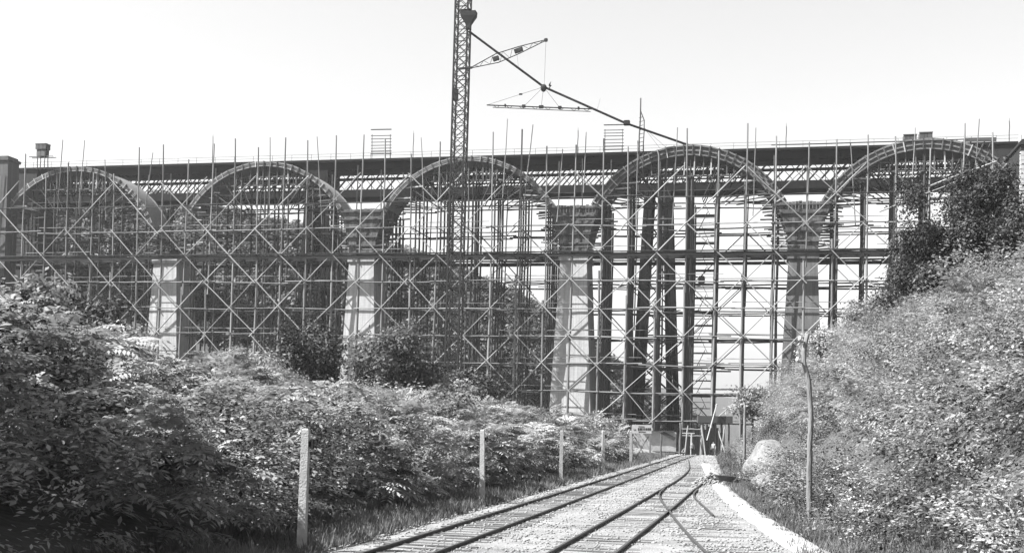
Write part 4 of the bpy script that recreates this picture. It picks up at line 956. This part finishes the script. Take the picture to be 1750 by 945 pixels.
# left bank: upright bushes of mixed kinds, each its own dome, with hollows between
def dome(x, y, z, rx, H, n, P, Rr, Sc, s):
    for _ in range(n):
        az = random.uniform(0, 6.283); t = random.random()**.75; f = random.uniform(.8, 1.05)      # t: height share
        w = math.sqrt(max(0.02, 1-(max(0, t-.25)/.78)**2))*(.8+.2*min(1, t/.25)); lump = 1+.22*math.sin(az*3+x*7)*math.sin(t*5+y*3)
        if math.sin(az) > .35 and random.random() < .5: continue
        el = 1.2*t-.15
        P.append((x+math.cos(az)*rx*w*f*lump, y+math.sin(az)*rx*w*f*lump, z+.1+t*H*(.92+.12*random.random()))); Rr.append((random.uniform(-.35, .35), -el*.6+random.uniform(-.25, .4), az+random.uniform(-.5, .5))); Sc.append(s*random.uniform(.65, 1.3))
P, Q, S = [], [], []; P2, Q2, S2 = [], [], []; P4, Q4, S4 = [], [], []
y = 17.0
while y < 175:
    st = 2.2+y*.011; q = -12.5-8.5*ss(y, 104, 145)-random.random()*.3; first = True
    while q > -60-y*.1:
        x = 0.21*y+q+random.uniform(-.7, .7); yy = y+random.uniform(-.9, .9)
        if in_view(x, yy):
            ed = min(1, (-12.0-q)/5+.35); H = (1.7+2.0*ed+3.0*noise.noise((x*.3, yy*.22, 2.0)))*(1-.3*ss(yy, 70, 140))*random.uniform(.75, 1.2)
            z = ground(x, yy); far = 1+y/140; H = min(max(.9, H), top_limit(x, yy)+2.6*yy/90*(noise.noise((x*.35, yy*.2, 8.0))+.1)-z-.3)
            if H < .4: q -= st; continue
            rx = random.uniform(.95, 1.45)*far**.6*(.6 if first else 1); first = False
            if q > -14.2: x = min(x, .21*yy-12.9)
            n = int(random.uniform(60, 95)/far**.6)
            sp_ = noise.noise((x*.13, yy*.1, 7.0))+random.uniform(-.15, .15)-.4*(1-ss(yy, 30, 42))     # dark leaves near the camera put the bank's shade into leaf colour
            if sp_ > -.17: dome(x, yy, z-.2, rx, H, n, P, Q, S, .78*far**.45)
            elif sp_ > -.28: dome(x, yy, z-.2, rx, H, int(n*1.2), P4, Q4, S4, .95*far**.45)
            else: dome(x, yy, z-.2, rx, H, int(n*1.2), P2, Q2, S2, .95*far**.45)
        q -= st
    y += st
print('left', len(P), len(P2), len(P4))
scatter('frond_undergrowth', 'dense feathery undergrowth covering the left bank', 'undergrowth', FR, P, Q, S, 5)
scatter('leafy_undergrowth', 'dark small leaved scrub mixed into the left bank undergrowth, its dark leaves carrying the near shade', 'undergrowth', TD, P2, Q2, S2, 6)
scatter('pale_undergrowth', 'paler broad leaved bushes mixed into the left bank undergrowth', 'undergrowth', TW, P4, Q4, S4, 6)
# right bank: bushes with low growth between them
P, Q, S = [], [], []; P3, Q3, S3 = [], [], []; P5, Q5, S5 = [], [], []
y = 20.0
while y < 205:
    st = 2.3+y*.014; t0 = lerp_tab(y, TOE); rr = .5+random.random()
    while rr < 34:
        x = 0.21*y+t0+rr+random.uniform(-.9, .9); yy = y+random.uniform(-.9, .9); far = 1+y/140
        if in_view(x, yy, .03):
            k_ = min(1, rr/4.0); z = ground(x, yy); nn_ = noise.noise((x*.3, yy*.22, 4.0)); w_ = random.uniform(.7, 1.45)
            H = max(.5, .5+k_*(1.9+1.5*nn_)*w_); n = int((30+75*k_*w_)/far**.7); rx = (.7+.75*k_*w_)*far**.4
            if noise.noise((x*.2, yy*.15, 12.0)) > .28: dome(x, yy, z-.25, rx, H, int(n*.8), P5, Q5, S5, .6*far**.45)
            else: dome(x, yy, z-.25, rx, H, n, P, Q, S, (.75+.2*k_)*far**.45)
            for _ in range(4):
                a, b = x+random.uniform(-2, 2), yy+random.uniform(-2, 2); shrub_points(a, b, ground(a, b)-.15, .9, .4+.3*random.random(), int(9/far), P3, Q3, S3, .85*far**.4)
        rr += st
    y += st
y = 20.0
while y < 120:
    rr = 1.2
    while rr < 30:
        x = .21*y+lerp_tab(y, TOE)+rr+random.uniform(-.4, .4); yy = y+random.uniform(-.4, .4)
        if in_view(x, yy, .03): shrub_points(x, yy, ground(x, yy)-.1, .75, .45+.3*random.random(), int(11/(1+y/90)), *((P3, Q3, S3) if random.random() < .6 else (P, Q, S)), .85)
        rr += 1.0+y*.008
    y += 1.0+y*.008
print('right', len(P), len(P3), len(P5))
scatter('bank_undergrowth', 'dense broad leaved undergrowth covering the right bank', 'undergrowth', TW, P, Q, S, 6)
scatter('bank_fronds', 'feathery bushes scattered through the right bank growth', 'undergrowth', FR, P5, Q5, S5, 5)
scatter('low_undergrowth', 'low dark growth between the bushes of the right bank', 'undergrowth', TD, P3, Q3, S3, 6)
# grass verges
P, Q, S = [], [], []
while len(P) < 9000:
    y = 20+110*random.random()**1.6; 
    if random.random() < .45: q = random.uniform(-12.6, -9.8)
    else: q = lerp_tab(y, TOE)+random.uniform(-2.2, 2.0)
    x = .21*y+q
    if not in_view(x, y, .02): continue
    dmin = min((Vector((x, y, 0))-c_).length for c_ in pc[::2])
    if dmin < .45: continue
    P.append((x, y, ground(x, y))); Q.append((random.uniform(-.2, .2), random.uniform(-.2, .2), random.uniform(0, 6.28))); S.append(random.uniform(.35, .9)*(1+y/200))
scatter('verge_grass', 'short grass along the verges of the trackbed', 'grass', GR, P, Q, S, 4)
# wooded hillside behind the bridges
P, Q, S = [], [], []
y = 222.0
while y < 330:
    x = -150.0
    while x < 60:
        xx, yy = x+random.uniform(-2, 2), y+random.uniform(-2, 2)
        if in_view(xx, yy, .02) and lerp_tab(xx*270/yy, RIDGE) > 3 and yy-204.1+.215*(xx-11.2) > 26:
            P.append((xx, yy, ground(xx, yy)+.6)); Q.append((random.uniform(-.2, .2), random.uniform(-.2, .2), random.uniform(0, 6.28))); S.append(random.uniform(.95, 1.4))
        x += 3.3
    y += 3.3
print('wood', len(P))
scatter('hillside_wood', 'dark wooded hillside behind the old bridge on the left', 'woodland', CL, P, Q, S, 4)
# distinct trees and bushes
def crown_mesh(name, rx, rz, n, ln, m, seed, ragged=.28, clumps=46, spread=.22):
    rg = np.random.default_rng(seed); d = rg.normal(size=(clumps, 3)); d /= np.linalg.norm(d, axis=1, keepdims=True); d[:, 2] = d[:, 2]*.9+.1
    rad = rg.uniform(.45, 1.0, (clumps, 1)); C = d*rad*np.array([rx, rx, rz])*(1+ragged*rg.normal(size=(clumps, 1))*.5)
    w = rg.integers(0, clumps, n); sp_ = spread*np.array([rx, rx, rz*.8]); o_ = rg.normal(size=(n, 3))*sp_*rg.uniform(.5, 1.1, (clumps, 1))[w]
    P_ = C[w]+o_; Nn = o_/(np.linalg.norm(o_, axis=1, keepdims=True)+1e-6)*.8+np.array([0, 0, .7])+rg.normal(0, .45, (n, 3)); D = np.cross(Nn, rg.normal(size=(n, 3)))+np.array([0, 0, -.3])
    l = ln*rg.uniform(.6, 1.3, n); return mesh_np(name, *leaf_arr(P_, D, Nn, l, l*.6), m), C
def tree(name, px, ytop, ybot, wpx, Y, m, label, n, ln, seed, ragged=.28, cat='tree', group=None, clumps=46, spread=.22):
    sc_ = Y/FPX; top = at(px, ytop, Y); bot = at(px, ybot, Y); rx = wpx*sc_/2; rz = (top.z-bot.z)/2; g0 = ground(top.x, Y)
    cz = (top.z+bot.z)/2; e = wthing(name, Vector((bot.x, Y, g0)), label, cat, group)
    me, C = crown_mesh('crown', rx, rz, n, ln, m, seed, ragged, clumps, spread)
    link('crown', me, e, Matrix.Translation((0, 0, cz-g0)))
    rg = random.Random(seed); hc = cz-g0; r0 = .05*max(rx, 2)+.03
    V, F = tube_vf([(0, 0, -.4), (.05, 0, hc*.4), (.1*rx*.3, 0, hc), (0, 0, hc+rz*.7)], [r0*1.3, r0, r0*.7, r0*.2], 8)
    for k in range(9):
        c_ = Vector(C[rg.randrange(len(C))])+Vector((0, 0, hc)); b0 = Vector((0, 0, max(.2, hc-rz*.6+rg.random()*rz*.8)))
        v, f = tube_vf([b0, b0.lerp(c_, .5)+Vector((0, 0, -.1*rz*.5)), c_], [r0*.5, r0*.3, r0*.1], 5); n0 = len(V); V = V+v; F = F+[tuple(i+n0 for i in q) for q in f]
    link('trunk', mesh_py('trunk', V, F, M['bark'], True), e); return e
tree('round_tree', 668, 545, 705, 160, 100, M['leafr'], 'rounded bushy tree standing in front of the second pale pier', 11000, .34, 1)
tree('round_tree', 522, 556, 700, 120, 105, M['leafd'], 'darker bushy tree left of the rounded tree', 8000, .34, 2)
tree('feathery_bush', 425, 596, 700, 175, 88, M['leafp'], 'pale feathery bush between the leftmost pier and the dark bushy tree', 9000, .26, 3, cat='bush')
tree('plume_bush', 765, 652, 740, 95, 66, M['frond'], 'bright plumed bush left of the crane foot and behind the second fence post', 5500, .2, 31, ragged=.7, cat='bush', clumps=26, spread=.17)
tree('plume_bush', 640, 668, 750, 90, 62, M['frond'], 'bright plumed bush below the rounded tree', 5000, .2, 32, ragged=.7, cat='bush', clumps=26, spread=.17)
tree('plume_bush', 480, 650, 740, 100, 60, M['frond'], 'bright plumed bush below the pale feathery bush', 5000, .2, 33, ragged=.7, cat='bush', clumps=26, spread=.17)
tree('dark_bush', 795, 632, 710, 120, 108, M['leafd'], 'dark bush at the foot of the crane mast', 6000, .3, 4, cat='bush')
tree('spreading_tree', 125, 488, 590, 150, 84, M['leafd'], 'dark spreading tree behind the feathery shrubs on the left', 7000, .34, 5)
tree('sumac_tree', 40, 476, 640, 150, 46, M['frond'], 'feathery leaved tree at the left edge of the frame', 7500, .24, 6, ragged=.5)
tree('sumac_tree', 205, 552, 660, 120, 56, M['frond'], 'feathery leaved tree leaning in front of the leftmost pier', 6000, .24, 7, ragged=.5)
tree('dark_tree', 1660, 305, 530, 205, 80, M['leafd'], 'large dark tree crowning the right bank below the right abutment', 36000, .22, 8, ragged=.6, clumps=70, spread=.18)
tree('dark_tree', 1572, 400, 550, 130, 84, M['leafd'], 'smaller dark tree left of the large dark tree on the right bank', 17000, .22, 9, ragged=.6, clumps=36, spread=.2)
tree('dark_tree', 1735, 350, 520, 120, 70, M['leafd'], 'dark tree at the right edge above the lit shrubs', 18000, .21, 10, ragged=.6, clumps=40, spread=.2)
tree('dark_tree', 1630, 440, 560, 150, 78, M['leafd'], 'low dark tree below the large dark tree on the right bank', 18000, .21, 24, ragged=.6, clumps=36, spread=.2)
tree('bank_bush', 1480, 505, 585, 90, 90, M['leaf'], 'lit bush on the right bank skyline left of the dark trees', 5000, .22, 25, cat='bush')
tree('bank_bush', 1400, 560, 620, 70, 100, M['leaf'], 'lit bush on the right bank skyline beside the fourth pier', 4000, .22, 26, cat='bush')
tree('bank_bush', 1680, 500, 575, 110, 58, M['leaf'], 'lit bush under the dark trees on the right bank', 5500, .17, 27, cat='bush')
tree('shade_tree', -430, 60, 560, 430, 27, M['leafd'], 'tall tree just beyond the left edge shading the near bank', 26000, .42, 21, clumps=80, spread=.2)
tree('shade_tree', -330, 330, 560, 300, 35, M['leafd'], 'second tall tree beyond the left edge shading the bank behind the nearest post', 24000, .42, 22, clumps=70, spread=.2)
tree('shade_tree', -600, -120, 550, 560, 20, M['leafd'], 'tall tree beyond the lower left corner shading the bank by the camera', 24000, .42, 23, clumps=70, spread=.2)
tree('bank_bush', 1285, 660, 725, 75, 130, M['leaf'], 'bush at the left end of the right bank behind the slender pole', 4500, .32, 11, cat='bush')
tree('verge_bush', 1022, 706, 800, 100, 125, M['leaf'], 'bush growing in front of the third pier foot beside the posts', 6000, .32, 12, cat='bush')
tree('verge_bush', 905, 708, 800, 90, 110, M['leaf'], 'bush left of the third pier foot behind the fence posts', 5000, .32, 13, cat='bush')
# dead branch and bare stems
def dry_branch(pxs, Y, label):
    pts = [at(a, b, Y) for a, b in pxs]; b0 = pts[0].copy(); e = wthing('dead_branch', b0, label, 'branch')
    P2 = [p-b0+Vector((0, -.25*math.sin(math.pi*i/(len(pts)-1)), 0)) for i, p in enumerate(pts)]; n = len(P2)
    v, f = tube_vf(P2, [.022-.012*i/(n-1) for i in range(n)], 6); link('stem', mesh_py('stem', v, f, M['plankpale'], True), e)
    for k in range(1, n-1):
        v, f = tube_vf([P2[k], P2[k]+Vector((.12*(1 if k % 2 else -1), -.05, .1)), P2[k]+Vector((.25*(1 if k % 2 else -1), -.05, .12))], [.01, .007, .004], 5); link('twig', mesh_py('twig', v, f, M['plankpale'], True), e)
dry_branch([(1738, 836), (1729, 808), (1722, 785), (1712, 762), (1700, 743), (1684, 733)], 29.5, 'bare pale dead branch arching out of the right bank near the edge')
dry_branch([(785, 852), (782, 825), (779, 800), (776, 780)], 47.5, 'bare thin stem rising from the verge left of the second fence post')
# ------------------------------------------------------------------ air
hz = boxes('haze', [(-3400, 3400, -220, 4300, -6, 96)], M['black']); hz.materials.clear()
hm = bpy.data.materials.new('haze'); hm.use_nodes = True; hn = hm.node_tree; hn.nodes.clear()
pv = hn.nodes.new('ShaderNodeVolumePrincipled'); pv.inputs['Color'].default_value = (.95, .95, .95, 1); pv.inputs['Density'].default_value = .00012; pv.inputs['Anisotropy'].default_value = .2
ho = hn.nodes.new('ShaderNodeOutputMaterial'); hn.links.new(pv.outputs[0], ho.inputs['Volume']); hz.materials.append(hm)
tag(link('haze', hz), 'thin pale summer haze in the valley', 'haze', kind='stuff')
